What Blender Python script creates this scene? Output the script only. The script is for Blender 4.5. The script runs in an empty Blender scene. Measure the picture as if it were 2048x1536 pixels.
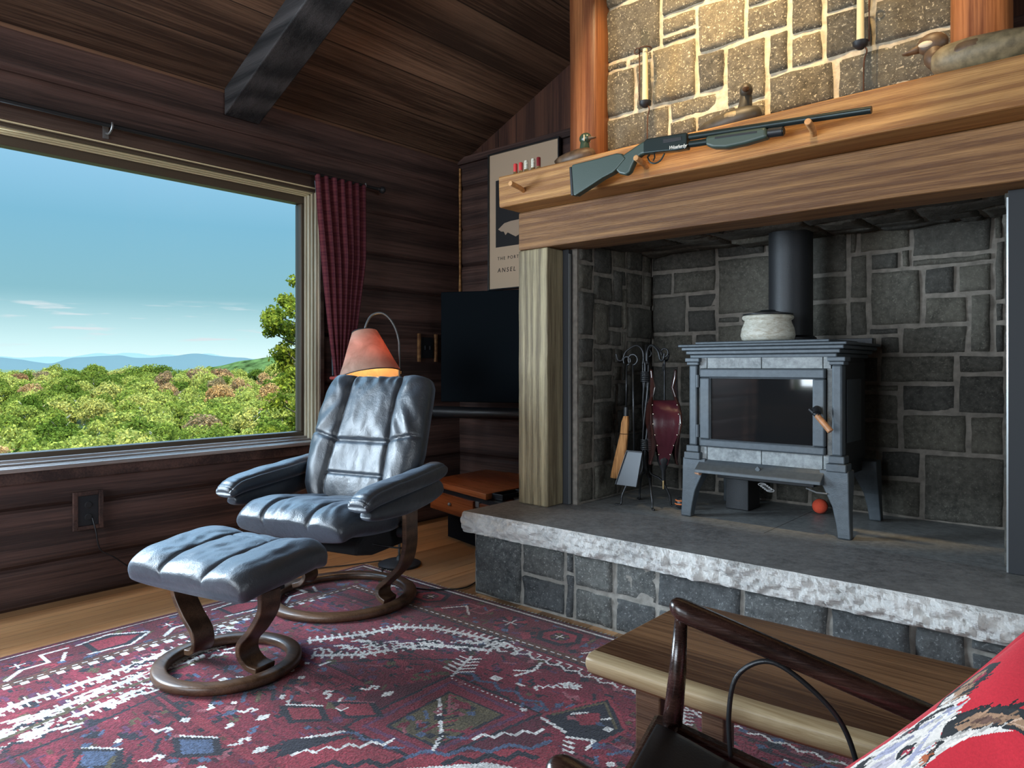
import bpy, bmesh, math, random
import numpy as np
from mathutils import Vector, Matrix, noise as mnoise
sc = bpy.context.scene
COL = sc.collection
PI = math.pi
# ------------------------------------------------------------------ camera
AZ = math.radians(40.9)
cam_d = bpy.data.cameras.new('camera')
cam_d.sensor_width = 36.0
cam_d.lens = 1428.0 / 2048.0 * 36.0
cam_d.shift_y = -34.0 / 2048.0
cam_d.clip_end = 30000
cam = bpy.data.objects.new('camera', cam_d); COL.objects.link(cam)
cam.location = (0, 0, 1.05)
cam.rotation_euler = (PI / 2, 0, AZ)
sc.camera = cam
# ------------------------------------------------------------------ view
sc.view_settings.view_transform = 'Standard'
sc.view_settings.look = 'None'
sc.view_settings.gamma = 1.0
sc.view_settings.exposure = 0.2
sc.view_settings.use_curve_mapping = False
sc.cycles.use_denoising = True
sc.cycles.max_bounces = 8
sc.cycles.diffuse_bounces = 4
sc.cycles.glossy_bounces = 4
sc.cycles.transmission_bounces = 6
sc.cycles.transparent_max_bounces = 8
sc.cycles.sample_clamp_indirect = 6.0
sc.cycles.caustics_reflective = False
sc.cycles.caustics_refractive = False
# ------------------------------------------------------------------ sky
world = bpy.data.worlds.new('sky'); sc.world = world; world.use_nodes = True
wt = world.node_tree; wt.nodes.clear()
def wn(t, **k):
    n = wt.nodes.new(t)
    for a, b in k.items(): setattr(n, a, b)
    return n
w_out = wn('ShaderNodeOutputWorld'); w_bg = wn('ShaderNodeBackground')
w_tc = wn('ShaderNodeTexCoord'); w_sep = wn('ShaderNodeSeparateXYZ')
wt.links.new(w_tc.outputs['Generated'], w_sep.inputs[0])
w_ramp = wn('ShaderNodeValToRGB')
els = [(0.0, (.10, .14, .06, 1)), (.49, (.20, .26, .14, 1)), (.5005, (.76, .93, .93, 1)), (.513, (.62, .86, .88, 1)), (.545, (.24, .48, .56, 1)),
       (.59, (.20, .46, .62, 1)), (.64, (.31, .58, .82, 1)), (1.0, (.40, .60, .85, 1))]
cr = w_ramp.color_ramp
while len(cr.elements) < len(els): cr.elements.new(.5)
for e, (p, c) in zip(cr.elements, els): e.position = p; e.color = c
w_m = wn('ShaderNodeMath', operation='MULTIPLY_ADD'); w_m.inputs[1].default_value = .5; w_m.inputs[2].default_value = .5
wt.links.new(w_sep.outputs[2], w_m.inputs[0]); wt.links.new(w_m.outputs[0], w_ramp.inputs[0])
# the sky is brighter high up, above the haze layer
w_br = wn('ShaderNodeMapRange'); w_br.interpolation_type = 'SMOOTHSTEP'
w_br.inputs[1].default_value = .36; w_br.inputs[2].default_value = .75
w_br.inputs[3].default_value = 1.0; w_br.inputs[4].default_value = 9.0
wt.links.new(w_sep.outputs[2], w_br.inputs[0])
# low streaks of cloud
w_map = wn('ShaderNodeMapping'); w_map.inputs['Scale'].default_value = (9, 9, 95)
w_map.inputs['Location'].default_value = (1.3, 0.4, 0.0)
wt.links.new(w_tc.outputs['Generated'], w_map.inputs[0])
w_no = wn('ShaderNodeTexNoise'); w_no.inputs['Scale'].default_value = 1.3; w_no.inputs['Detail'].default_value = 5
wt.links.new(w_map.outputs[0], w_no.inputs[0])
w_c1 = wn('ShaderNodeMapRange'); w_c1.inputs[1].default_value = .60; w_c1.inputs[2].default_value = .70
wt.links.new(w_no.outputs[0], w_c1.inputs[0])
w_c2 = wn('ShaderNodeMapRange'); w_c2.inputs[1].default_value = .022; w_c2.inputs[2].default_value = .035
wt.links.new(w_sep.outputs[2], w_c2.inputs[0])
w_c3 = wn('ShaderNodeMapRange'); w_c3.inputs[1].default_value = .085; w_c3.inputs[2].default_value = .07
wt.links.new(w_sep.outputs[2], w_c3.inputs[0])
w_p = wn('ShaderNodeMath', operation='MULTIPLY'); wt.links.new(w_c1.outputs[0], w_p.inputs[0]); wt.links.new(w_c2.outputs[0], w_p.inputs[1])
w_q = wn('ShaderNodeMath', operation='MULTIPLY'); wt.links.new(w_p.outputs[0], w_q.inputs[0]); wt.links.new(w_c3.outputs[0], w_q.inputs[1])
w_mix = wn('ShaderNodeMix', data_type='RGBA'); w_mix.inputs[7].default_value = (.66, .74, .78, 1)
wt.links.new(w_q.outputs[0], w_mix.inputs[0]); wt.links.new(w_ramp.outputs[0], w_mix.inputs[6])
wt.links.new(w_mix.outputs[2], w_bg.inputs[0]); wt.links.new(w_br.outputs[0], w_bg.inputs[1])
wt.links.new(w_bg.outputs[0], w_out.inputs[0])
# ------------------------------------------------------------------ sun and daylight fill
def light(kind, name, loc, energy, color, direction=None, **k):
    d = bpy.data.lights.new(name, kind); d.energy = energy; d.color = color
    for a, b in k.items(): setattr(d, a, b)
    o = bpy.data.objects.new(name, d); COL.objects.link(o); o.location = loc
    if direction is not None:
        o.rotation_euler = Vector(direction).to_track_quat('-Z', 'Y').to_euler()
    return o
light('SUN', 'sun', (20, -20, 30), 5.5, (1.0, .93, .78), (-.72, .22, -.62), angle=.01)
# fill lamps added outside the room's unseen openings to stand in for daylight
light('AREA', 'south_window_fill', (-1.9, -3.42, 1.55), 175, (.80, .90, 1.0), (0, 1, -.12), shape='RECTANGLE', size=2.6, size_y=1.5)
light('AREA', 'east_window_fill', (3.78, 0.2, 1.5), 68, (.86, .93, 1.0), (-1, 0, -.1), shape='RECTANGLE', size=2.2, size_y=1.4)
light('AREA', 'picture_window_fill', (-3.87, .15, 1.36), 150, (.74, .87, 1.0), (1, .12, -.25), shape='RECTANGLE', size=1.30, size_y=1.25)
# ------------------------------------------------------------------ helpers
def tag(o, label=None, cat=None, group=None, kind=None):
    if label: o['label'] = label
    if cat: o['category'] = cat
    if group: o['group'] = group
    if kind: o['kind'] = kind
    return o
def empty(name, loc, rz=0, label=None, cat=None, group=None):
    o = bpy.data.objects.new(name, None); COL.objects.link(o)
    o.location = loc; o.rotation_euler = (0, 0, rz); o.empty_display_size = .05
    return tag(o, label, cat, group)
def mesh_obj(name, verts, faces, mat, parent=None, smooth=False, mats=None, mi=None, bevel=0, sub=0, seg=2):
    me = bpy.data.meshes.new(name)
    me.from_pydata([tuple(map(float, v)) for v in verts], [], [tuple(map(int, f)) for f in faces])
    me.update()
    for m in (mats or [mat]): me.materials.append(m)
    if mi is not None: me.polygons.foreach_set('material_index', np.array(mi, dtype=np.int32))
    if smooth is True:
        me.polygons.foreach_set('use_smooth', np.ones(len(me.polygons), dtype=bool))
    o = bpy.data.objects.new(name, me); COL.objects.link(o)
    if parent is not None: o.parent = parent
    if bevel:
        b = o.modifiers.new('bevel', 'BEVEL'); b.width = bevel; b.segments = seg; b.limit_method = 'ANGLE'; b.angle_limit = math.radians(35)
    if sub:
        s = o.modifiers.new('sub', 'SUBSURF'); s.levels = sub; s.render_levels = sub
    if smooth == 'auto':
        me.polygons.foreach_set('use_smooth', np.ones(len(me.polygons), dtype=bool))
        try: me.set_sharp_from_angle(angle=math.radians(40))
        except Exception: pass
    return o
class MB:
    def __init__(s): s.v = []; s.f = []; s.m = []; s.cur = 0
    def add(s, vs, fs):
        b = len(s.v); s.v += [tuple(v) for v in vs]; s.f += [tuple(i + b for i in f) for f in fs]; s.m += [s.cur] * len(fs)
        return s
    def box(s, x0, x1, y0, y1, z0, z1, M=None):
        vs = [Vector(p) for p in ((x0,y0,z0),(x1,y0,z0),(x1,y1,z0),(x0,y1,z0),(x0,y0,z1),(x1,y0,z1),(x1,y1,z1),(x0,y1,z1))]
        if M is not None: vs = [M @ v for v in vs]
        return s.add(vs, [(0,3,2,1),(4,5,6,7),(0,1,5,4),(1,2,6,5),(2,3,7,6),(3,0,4,7)])
    def bar(s, a, b, w, h, up=(0,0,1)):
        a = Vector(a); b = Vector(b); d = (b - a).normalized(); x = d.cross(Vector(up))
        if x.length < 1e-4: x = d.cross(Vector((1,0,0)))
        x.normalize(); y = x.cross(d)
        vs = [p + x*i*w/2 + y*j*h/2 for p in (a, b) for i, j in ((-1,-1),(1,-1),(1,1),(-1,1))]
        return s.add(vs, [(0,3,2,1),(4,5,6,7),(0,1,5,4),(1,2,6,5),(2,3,7,6),(3,0,4,7)])
    def tube(s, pts, r, n=10, cap=True, closed=False):
        pts = [Vector(p) for p in pts]; m = len(pts)
        rr = r if isinstance(r, (list, tuple)) else [r] * m
        x = None; vs = []
        for i, p in enumerate(pts):
            if closed: d = (pts[(i+1) % m] - pts[i-1]).normalized()
            else: d = (pts[min(i+1, m-1)] - pts[max(i-1, 0)]).normalized()
            if x is None:
                x = d.cross(Vector((0,0,1)))
                if x.length < 1e-3: x = d.cross(Vector((1,0,0)))
            else: x = x - d * x.dot(d)
            x.normalize(); y = d.cross(x)
            for k in range(n):
                t = 2*PI*k/n; vs.append(p + (x*math.cos(t) + y*math.sin(t)) * rr[i])
        fs = [(i*n+k, i*n+(k+1) % n, (i+1)*n+(k+1) % n, (i+1)*n+k) for i in range(m-1) for k in range(n)]
        if closed:
            i = m-1; fs += [(i*n+k, i*n+(k+1) % n, (k+1) % n, k) for k in range(n)]
        elif cap: fs += [tuple(range(n-1, -1, -1)), tuple((m-1)*n+k for k in range(n))]
        return s.add(vs, fs)
    def lathe(s, prof, M=None, n=32, closed=False):
        vs = []; m = len(prof)
        for r, z in prof:
            for k in range(n):
                t = 2*PI*k/n; v = Vector((r*math.cos(t), r*math.sin(t), z)); vs.append(M @ v if M is not None else v)
        fs = [(i*n+k, i*n+(k+1) % n, (i+1)*n+(k+1) % n, (i+1)*n+k) for i in range(m-1) for k in range(n)]
        if closed: i = m-1; fs += [(i*n+k, i*n+(k+1) % n, (k+1) % n, k) for k in range(n)]
        else:
            if prof[0][0] > 1e-5: fs.append(tuple(range(n-1, -1, -1)))
            if prof[-1][0] > 1e-5: fs.append(tuple((m-1)*n+k for k in range(n)))
        return s.add(vs, fs)
    def prism(s, poly, a0, a1, axis='y'):
        # poly in the plane across the axis
        def mk(p, a):
            return (p[0], a, p[1]) if axis == 'y' else ((a, p[0], p[1]) if axis == 'x' else (p[0], p[1], a))
        n = len(poly); vs = [mk(p, a0) for p in poly] + [mk(p, a1) for p in poly]
        ar = sum(poly[i][0]*poly[(i+1) % n][1] - poly[(i+1) % n][0]*poly[i][1] for i in range(n))
        fw = tuple(range(n)); bk = tuple(range(2*n-1, n-1, -1))
        fs = [fw, bk] + [(i, i+n, (i+1) % n + n, (i+1) % n) for i in range(n)]
        if (ar < 0) != (axis == 'y'): fs = [tuple(reversed(f)) for f in fs]
        fs = [tuple(reversed(f)) for f in fs] if axis != 'y' and False else fs
        return s.add(vs, fs)
    def strip(s, path, wdir, width, thick):
        # bent band: path points, constant width direction
        path = [Vector(p) for p in path]; w = Vector(wdir).normalized(); m = len(path); vs = []
        for i, p in enumerate(path):
            d = (path[min(i+1, m-1)] - path[max(i-1, 0)]).normalized(); nn = d.cross(w).normalized()
            ww = width[i] if isinstance(width, (list, tuple)) else width
            for a, b in ((-1,-1),(1,-1),(1,1),(-1,1)): vs.append(p + w*a*ww/2 + nn*b*thick/2)
        fs = [(i*4+k, i*4+(k+1) % 4, i*4+4+(k+1) % 4, i*4+4+k) for i in range(m-1) for k in range(4)]
        fs += [(3,2,1,0), tuple((m-1)*4+k for k in range(4))]
        return s.add(vs, fs)
    def ball(s, c, r, n=24, m=14, sc3=(1,1,1), M=None):
        prof = [(r*math.sin(PI*i/m), -r*math.cos(PI*i/m)) for i in range(m+1)]
        T = Matrix.Translation(c) @ (M if M is not None else Matrix()) @ Matrix.Diagonal((*sc3, 1))
        return s.lathe(prof, T, n)
    def build(s, name, mat, parent=None, smooth=False, bevel=0, sub=0, mats=None, seg=2):
        return mesh_obj(name, s.v, s.f, mat, parent, smooth, mats, s.m if mats else None, bevel, sub, seg)
def catmull(pts, n=8):
    P = [Vector(p) for p in pts]; out = []
    for i in range(len(P)-1):
        p0 = P[max(i-1,0)]; p1 = P[i]; p2 = P[i+1]; p3 = P[min(i+2, len(P)-1)]
        for k in range(n):
            t = k/n
            out.append(.5*((2*p1) + (p2-p0)*t + (2*p0-5*p1+4*p2-p3)*t*t + (3*p1-p0-3*p2+p3)*t**3))
    out.append(P[-1]); return out
def ip(x, xs, ys): return float(np.interp(x, xs, ys))
def N3(x, y, z): return mnoise.noise(Vector((x, y, z)))
def fixn(o):
    bm = bmesh.new(); bm.from_mesh(o.data); bmesh.ops.recalc_face_normals(bm, faces=bm.faces); bm.to_mesh(o.data); bm.free(); return o
# ------------------------------------------------------------------ materials
MATS = {}
class NT:
    def __init__(s, name):
        s.m = bpy.data.materials.new(name); s.m.use_nodes = True; s.t = s.m.node_tree; s.t.nodes.clear()
        s.out = s.n('ShaderNodeOutputMaterial'); s.b = s.n('ShaderNodeBsdfPrincipled'); s.l(s.b.outputs[0], s.out.inputs[0]); MATS[name] = s.m
    def n(s, t, **k):
        n = s.t.nodes.new(t)
        for a, b in k.items(): setattr(n, a, b)
        return n
    def l(s, a, b): s.t.links.new(a, b)
    def math(s, op, a, b=None, c=None):
        n = s.n('ShaderNodeMath', operation=op)
        for i, v in enumerate((a, b, c)):
            if v is None: continue
            if isinstance(v, (int, float)): n.inputs[i].default_value = v
            else: s.l(v, n.inputs[i])
        return n.outputs[0]
    def coord(s, scale=(1,1,1), kind='Object', loc=(0,0,0), rot=(0,0,0)):
        tc = s.n('ShaderNodeTexCoord'); mp = s.n('ShaderNodeMapping'); mp.inputs['Scale'].default_value = scale
        mp.inputs['Location'].default_value = loc; mp.inputs['Rotation'].default_value = rot
        s.l(tc.outputs[kind], mp.inputs[0]); return mp.outputs[0]
    def noise(s, vec, scale=1, detail=6, rough=.55, dist=0):
        n = s.n('ShaderNodeTexNoise'); n.inputs['Scale'].default_value = scale; n.inputs['Detail'].default_value = detail
        n.inputs['Roughness'].default_value = rough; n.inputs['Distortion'].default_value = dist; s.l(vec, n.inputs[0]); return n.outputs[0]
    def ramp(s, fac, stops):
        n = s.n('ShaderNodeValToRGB'); r = n.color_ramp
        while len(r.elements) < len(stops): r.elements.new(.5)
        for e, (p, c) in zip(r.elements, stops): e.position = p; e.color = (*c, 1) if len(c) == 3 else c
        s.l(fac, n.inputs[0]); return n.outputs[0]
    def mix(s, fac, a, b, mode='MIX'):
        n = s.n('ShaderNodeMix', data_type='RGBA', blend_type=mode)
        if isinstance(fac, (int, float)): n.inputs[0].default_value = fac
        else: s.l(fac, n.inputs[0])
        for i, v in ((6, a), (7, b)):
            if isinstance(v, tuple): n.inputs[i].default_value = (*v, 1)
            else: s.l(v, n.inputs[i])
        return n.outputs[2]
    def rng(s, v, a, b, c=0, d=1):
        n = s.n('ShaderNodeMapRange'); s.l(v, n.inputs[0])
        for i, q in enumerate((a, b, c, d)): n.inputs[i+1].default_value = q
        return n.outputs[0]
    def bump(s, h, strength=.3, dist=.01):
        n = s.n('ShaderNodeBump'); n.inputs['Strength'].default_value = strength; n.inputs['Distance'].default_value = dist
        s.l(h, n.inputs['Height']); s.l(n.outputs[0], s.b.inputs['Normal'])
    def col(s, c):
        if isinstance(c, tuple): s.b.inputs['Base Color'].default_value = (*c, 1)
        else: s.l(c, s.b.inputs['Base Color'])
    def rough(s, r, spec=.5):
        if isinstance(r, (int, float)): s.b.inputs['Roughness'].default_value = r
        else: s.l(r, s.b.inputs['Roughness'])
        s.b.inputs['Specular IOR Level'].default_value = spec
def plain(name, c, rough=.5, metal=0, spec=.5, var=0, vs=30, bump=0, bs=80, emit=None):
    t = NT(name); t.rough(rough, spec); t.b.inputs['Metallic'].default_value = metal
    if var:
        n = t.noise(t.coord(), vs, 5)
        t.col(t.ramp(n, [(.3, tuple(x*(1-var) for x in c)), (.7, tuple(min(1, x*(1+var)) for x in c))]))
    else: t.col(c)
    if bump: t.bump(t.noise(t.coord(), bs, 4), bump, .004)
    if emit: t.b.inputs['Emission Color'].default_value = (*emit[0], 1); t.b.inputs['Emission Strength'].default_value = emit[1]
    return t.m
def wood(name, dark, light, axis='x', scale=1.0, rough=.5, grain=.5, bump=.25, board=None, across='y', knots=True, tone=.35, spec=.4, gap=True, ring=1.0):
    # axis: grain direction; board: (width, ) gives separate boards across the other axis
    t = NT(name)
    st = {'x': (.055, 1, 1), 'y': (1, .055, 1), 'z': (1, 1, .055)}[axis]
    v0 = t.coord((scale*10*st[0], scale*10*st[1], scale*10*st[2]))
    sep = t.n('ShaderNodeSeparateXYZ'); t.l(t.coord(), sep.inputs[0]); idx = 'xyz'.index(across)
    rnd = None
    if board:
        q = t.math('DIVIDE', sep.outputs[idx], board); fl = t.math('FLOOR', q)
        wn_ = t.n('ShaderNodeTexWhiteNoise', noise_dimensions='1D'); t.l(fl, wn_.inputs['W']); rnd = wn_.outputs[0]
        cmb = t.n('ShaderNodeCombineXYZ'); off = t.math('MULTIPLY', rnd, 37.0)
        for i in range(3): t.l(off, cmb.inputs[i])
        va = t.n('ShaderNodeVectorMath', operation='ADD'); t.l(v0, va.inputs[0]); t.l(cmb.outputs[0], va.inputs[1]); v0 = va.outputs[0]
    wob = t.noise(v0, .45, 3, .5)
    wv = t.n('ShaderNodeTexWave', wave_type='BANDS'); wv.bands_direction = {'x': 'Z', 'y': 'Z', 'z': 'X'}[axis]
    wv.inputs['Scale'].default_value = .24*ring; wv.inputs['Distortion'].default_value = 22; wv.inputs['Detail'].default_value = 2.5
    wv.inputs['Detail Scale'].default_value = .30; wv.inputs['Detail Roughness'].default_value = .55; t.l(v0, wv.inputs[0])
    st2 = tuple(.3 if q < 1 else 1.0 for q in st)
    vm = t.n('ShaderNodeVectorMath', operation='MULTIPLY'); t.l(v0, vm.inputs[0]); vm.inputs[1].default_value = st2
    fine = t.noise(vm.outputs[0], 13, 5, .75, .25)
    streak = t.noise(v0, 1.7, 5, .6, .5)
    g = t.math('ADD', t.math('MULTIPLY', wv.outputs[1], .45*grain), t.math('ADD', t.math('MULTIPLY', fine, .85), t.math('ADD', t.math('MULTIPLY', streak, .55), t.math('MULTIPLY', wob, .3))))
    c = t.ramp(t.rng(g, .80, 1.24), [(0, dark), (1, light)])
    if knots:
        kc = t.coord(tuple(scale*2.2*(.45 if a == axis else 1) for a in 'xyz'))
        vo = t.n('ShaderNodeTexVoronoi'); vo.inputs['Scale'].default_value = 1.0; t.l(kc, vo.inputs[0])
        k = t.rng(vo.outputs['Distance'], .035, .10, 1, 0)
        c = t.mix(t.math('MULTIPLY', k, .75), c, tuple(x*.35 for x in dark))
    if rnd is not None:
        c = t.mix(1.0, c, t.ramp(rnd, [(0, (1-tone,)*3), (1, (1.0+tone*.3, 1.0+tone*.2, 1.0+tone*.1))]), 'MULTIPLY')
        if gap:
            fr = t.math('FRACT', q); e = t.math('MINIMUM', fr, t.math('SUBTRACT', 1.0, fr))
            gp = t.rng(e, .006, .02, 1, 0); c = t.mix(t.math('MULTIPLY', gp, .85), c, tuple(x*.15 for x in dark))
    big = t.noise(t.coord(), 1.1, 2)
    c = t.mix(.5, c, t.ramp(big, [(.35, (.7,.7,.7)), (.65, (1.15,1.15,1.15))]), 'MULTIPLY')
    t.col(c); t.rough(t.rng(fine, .3, .7, rough-.08, rough+.12), spec)
    t.bump(g, bump, .006)
    return t.m
def stone(name, a, b, speck=(.5,.5,.45), rough=.8, bump=.8, sp=.25, dist=.012):
    t = NT(name); v = t.coord()
    n1 = t.noise(v, 3.5, 3); n2 = t.noise(v, 38, 8, .7); n3 = t.noise(v, 120, 3, .6)
    c = t.ramp(n1, [(.35, a), (.65, b)])
    c = t.mix(t.rng(n2, .35, .75, 0, .8), c, tuple(min(1, x*1.9) for x in b))
    c = t.mix(t.math('MULTIPLY', t.rng(n3, .58, .70), sp), c, speck)
    # tone differs from block to block
    vo = t.n('ShaderNodeAttribute'); vo.attribute_name = 'tone'
    c = t.mix(1.0, c, t.ramp(vo.outputs['Fac'], [(0, (.5,.52,.55)), (.5, (1,.97,.92)), (1, (1.5,1.42,1.25))]), 'MULTIPLY')
    t.col(c); t.rough(rough, .3)
    t.bump(t.math('ADD', t.math('MULTIPLY', n2, 1.0), t.math('MULTIPLY', n3, .35)), bump, dist)
    return t.m
M = {}
M['log'] = wood('log_wall_wood', (.034,.020,.018), (.165,.092,.076), 'y', .8, .55, .4, .3, knots=True, tone=.3)
M['logx'] = wood('log_wall_wood_x', (.030,.016,.014), (.140,.076,.060), 'x', .8, .55, .4, .3)
M['log_gable'] = wood('gable_boards', (.05,.020,.014), (.20,.085,.050), 'z', .8, .55, .4, .3, board=.155, across='x')
M['ceil'] = wood('ceiling_boards', (.060,.032,.020), (.32,.19,.12), 'y', .7, .6, .45, .2, board=.24, across='x', tone=.3)
M['rafter'] = wood('rafter_wood', (.010,.011,.013), (.080,.076,.078), 'x', 1.6, .6, .6, .5)
M['floor'] = wood('floor_planks', (.38,.185,.075), (.78,.48,.25), 'y', .8, .33, .4, .1, board=.127, across='x', tone=.42, spec=.5)
M['mantel'] = wood('mantel_fir', (.25,.105,.030), (.68,.37,.125), 'x', 1.9, .5, .34, .5, ring=1.9)
M['beam'] = wood('lintel_fir', (.130,.056,.022), (.44,.235,.095), 'x', 1.7, .55, .32, .6, ring=1.9)
M['post'] = wood('post_fir', (.13,.098,.055), (.50,.42,.25), 'z', 1.7, .55, .40, .6, ring=1.8)
M['logpost'] = wood('peeled_log', (.12,.036,.012), (.38,.145,.048), 'z', 1.0, .4, .5, .2)
M['peg'] = plain('peg_wood', (.58,.30,.12), .5, var=.2, vs=60)
M['trim'] = wood('window_trim', (.05,.030,.024), (.13,.085,.065), 'y', 1.0, .4, .4, .15, knots=False)
M['jamb'] = wood('window_jamb', (.30,.25,.17), (.88,.78,.58), 'z', 1.0, .35, .4, .1, knots=False)
M['sill'] = wood('sill_wood', (.26,.22,.20), (.46,.42,.40), 'y', 1.0, .24, .3, .06, knots=False, spec=1.0)  # base colour lightened to stand in for sky reflected on the sill
M['darktrim'] = plain('brown_sash', (.085,.062,.042), .4, 0)
M['chairwood'] = wood('walnut_bentwood', (.045,.022,.012), (.17,.090,.050), 'x', 2.2, .33, .4, .1, knots=False, spec=.5)
M['chest'] = wood('chest_wood', (.16,.040,.012), (.42,.135,.045), 'x', 1.4, .3, .5, .1, knots=False)
M['bench'] = wood('bench_walnut', (.075,.033,.016), (.34,.18,.085), 'x', 1.3, .38, .5, .15, knots=True, ring=1.3)
M['benchedge'] = wood('bench_sapwood', (.30,.21,.11), (.58,.46,.28), 'x', 1.1, .4, .4, .12, knots=False)
M['armwood'] = wood('dark_rosewood', (.014,.007,.006), (.060,.027,.020), 'x', 2.2, .22, .5, .05, knots=False, spec=.6)
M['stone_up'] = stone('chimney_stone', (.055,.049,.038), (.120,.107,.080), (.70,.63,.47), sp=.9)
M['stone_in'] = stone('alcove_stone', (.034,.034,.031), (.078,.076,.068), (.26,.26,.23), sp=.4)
M['stone_h'] = stone('hearth_stone', (.035,.041,.046), (.095,.103,.108), (.45,.48,.50), sp=.55)
M['slab'] = stone('slab_top', (.10,.104,.110), (.17,.175,.18), (.34,.35,.36), .5, .15, .4, .004)
M['rock'] = stone('rock_faced_edge', (.42,.44,.46), (.92,.95,.97), (1.0,1.0,1.0), .5, .9, .8, .022)
M['tile'] = stone('hearth_tile', (.14,.155,.165), (.19,.205,.215), (.3,.32,.33), .45, .08, .2, .003)
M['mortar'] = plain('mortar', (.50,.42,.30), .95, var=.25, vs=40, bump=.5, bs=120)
M['mortar_in'] = plain('mortar_dark', (.19,.170,.145), .95, var=.3, vs=30, bump=.5, bs=120)  # darker mortar for the alcove and the mass behind the timber
M['mortar_h'] = plain('mortar_hearth', (.26,.25,.225), .95, var=.3, vs=30, bump=.5, bs=120)
M['steel'] = plain('black_steel', (.028,.030,.034), .6, 0, .3)
M['steel2'] = plain('steel_edge', (.30,.32,.33), .3, .8)
M['iron'] = plain('cast_iron', (.072,.088,.102), .46, .35, .5, var=.12, vs=50, bump=.15, bs=260)
M['iron_dark'] = plain('cast_iron_dark', (.020,.022,.025), .5, .3, bump=.15, bs=200)
M['wrought'] = plain('wrought_iron', (.045,.047,.050), .38, .7, bump=.2, bs=120)
M['pan'] = plain('shovel_pan', (.050,.056,.064), .42, .3)
M['rust'] = plain('rusty_iron', (.10,.045,.025), .55, .5, var=.4, vs=50)
M['soap'] = stone('soapstone', (.30,.32,.32), (.48,.50,.48), (.72,.74,.70), .6, .15, .6, .004)
M['pot'] = NT('pot_glaze').m
def _pot():
    t = NT('pot_stone'); n = t.noise(t.coord((16,16,48)), 2.2, 8, .75, .8)
    t.col(t.ramp(n, [(.3, (.30,.25,.17)), (.5, (.48,.47,.40)), (.7, (.66,.68,.62))])); t.rough(.5); t.bump(n, .2, .004); return t.m
M['pot'] = _pot()
def _glass(name, c=(1,1,1), rough=0.0, tint=.02):
    t = NT(name); t.t.nodes.remove(t.b)
    tr = t.n('ShaderNodeBsdfTransparent'); tr.inputs[0].default_value = (*c, 1)
    gl = t.n('ShaderNodeBsdfGlossy'); gl.inputs['Roughness'].default_value = rough
    fr = t.n('ShaderNodeLayerWeight'); fr.inputs[0].default_value = .12
    mx = t.n('ShaderNodeMixShader'); t.l(fr.outputs[1 if name == 'candle_glass' else 0], mx.inputs[0]); t.l(tr.outputs[0], mx.inputs[1]); t.l(gl.outputs[0], mx.inputs[2])
    t.l(mx.outputs[0], t.out.inputs[0]); return t.m
M['glass'] = _glass('window_glass', (.98,.99,.99))
M['tube'] = _glass('candle_glass', (.90,.92,.90), .02)
def _fglass():
    t = NT('stove_glass'); t.col((.010,.011,.012)); t.rough(.04, .9); return t.m
M['fglass'] = _fglass()
def _leather():
    t = NT('navy_leather'); v = t.coord(); n = t.noise(v, 6, 3); p = t.n('ShaderNodeTexVoronoi'); p.inputs['Scale'].default_value = 260; t.l(v, p.inputs[0])
    t.col(t.ramp(n, [(.3, (.007,.010,.014)), (.7, (.016,.021,.028))])); t.rough(t.rng(t.noise(v, 14, 4), .3, .7, .34, .50), 1.0)
    t.b.inputs['Sheen Weight'].default_value = .22; t.b.inputs['Sheen Roughness'].default_value = .6; t.b.inputs['Sheen Tint'].default_value = (.6,.75,.95,1)
    h = t.math('ADD', t.math('MULTIPLY', t.noise(v, 24, 5, .6, 1.2), 1.0), t.math('MULTIPLY', p.outputs['Distance'], .16))
    t.bump(h, .22, .010); return t.m
M['leather'] = _leather()
M['leather_b'] = plain('black_leather', (.014,.015,.017), .38, bump=.12, bs=220)
M['fabric_dark'] = plain('black_underlining', (.012,.013,.015), .9)
M['screen'] = plain('black_screen', (.004,.007,.010), .7, spec=.05)
M['black'] = plain('black_plastic', (.012,.014,.017), .4)
M['grey'] = plain('grey_metal', (.22,.22,.22), .4, .6)
M['white'] = plain('white_paper', (.62,.62,.60), .8)
M['matte'] = plain('poster_paper', (.62,.47,.33), .9)
M['ink'] = plain('black_ink', (.02,.02,.022), .8)
M['paleprint'] = plain('pale_print', (.50,.38,.28), .9)
M['candle'] = plain('ivory_wax', (1.0,.80,.48), .45)
M['broom'] = NT('x').m
def _broom():
    t = NT('broom_straw'); n = t.noise(t.coord((120,120,3)), 1.5, 3); t.col(t.ramp(n, [(.3, (.22,.085,.025)), (.7, (.62,.30,.10))])); t.rough(.8); t.bump(n, .8, .006); return t.m
M['broom'] = _broom()
M['bellow'] = plain('burgundy_leather', (.070,.014,.022), .28, bump=.3, bs=30)
M['bellow_wood'] = plain('bellows_lacquer', (.030,.010,.008), .15, spec=.9)
M['brass'] = plain('brass_stud', (.75,.70,.55), .25, 1.0)
M['ballm'] = plain('orange_felt', (.75,.09,.04), .9, bump=.5, bs=200)
M['stripe_o'] = plain('orange_rubber', (.55,.16,.05), .6)
M['red_shell'] = plain('red_plastic', (.62,.06,.06), .35)
M['dred_shell'] = plain('dark_red_plastic', (.20,.02,.025), .3)
M['clear_shell'] = plain('clear_plastic', (.60,.58,.48), .25, var=.5, vs=150)
M['brass2'] = plain('shell_brass', (.60,.45,.22), .3, .9)
M['gun_green'] = plain('green_polymer', (.040,.064,.052), .42, bump=.1, bs=300)
M['gun_metal'] = plain('blued_steel', (.022,.034,.034), .32, .5)
M['duck_dark'] = plain('duck_dark_paint', (.045,.038,.026), .5, var=.4, vs=25)
M['duck_green'] = plain('duck_green_paint', (.030,.055,.038), .3, var=.3)
M['duck_white'] = plain('duck_white_paint', (.62,.52,.36), .5)
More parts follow.
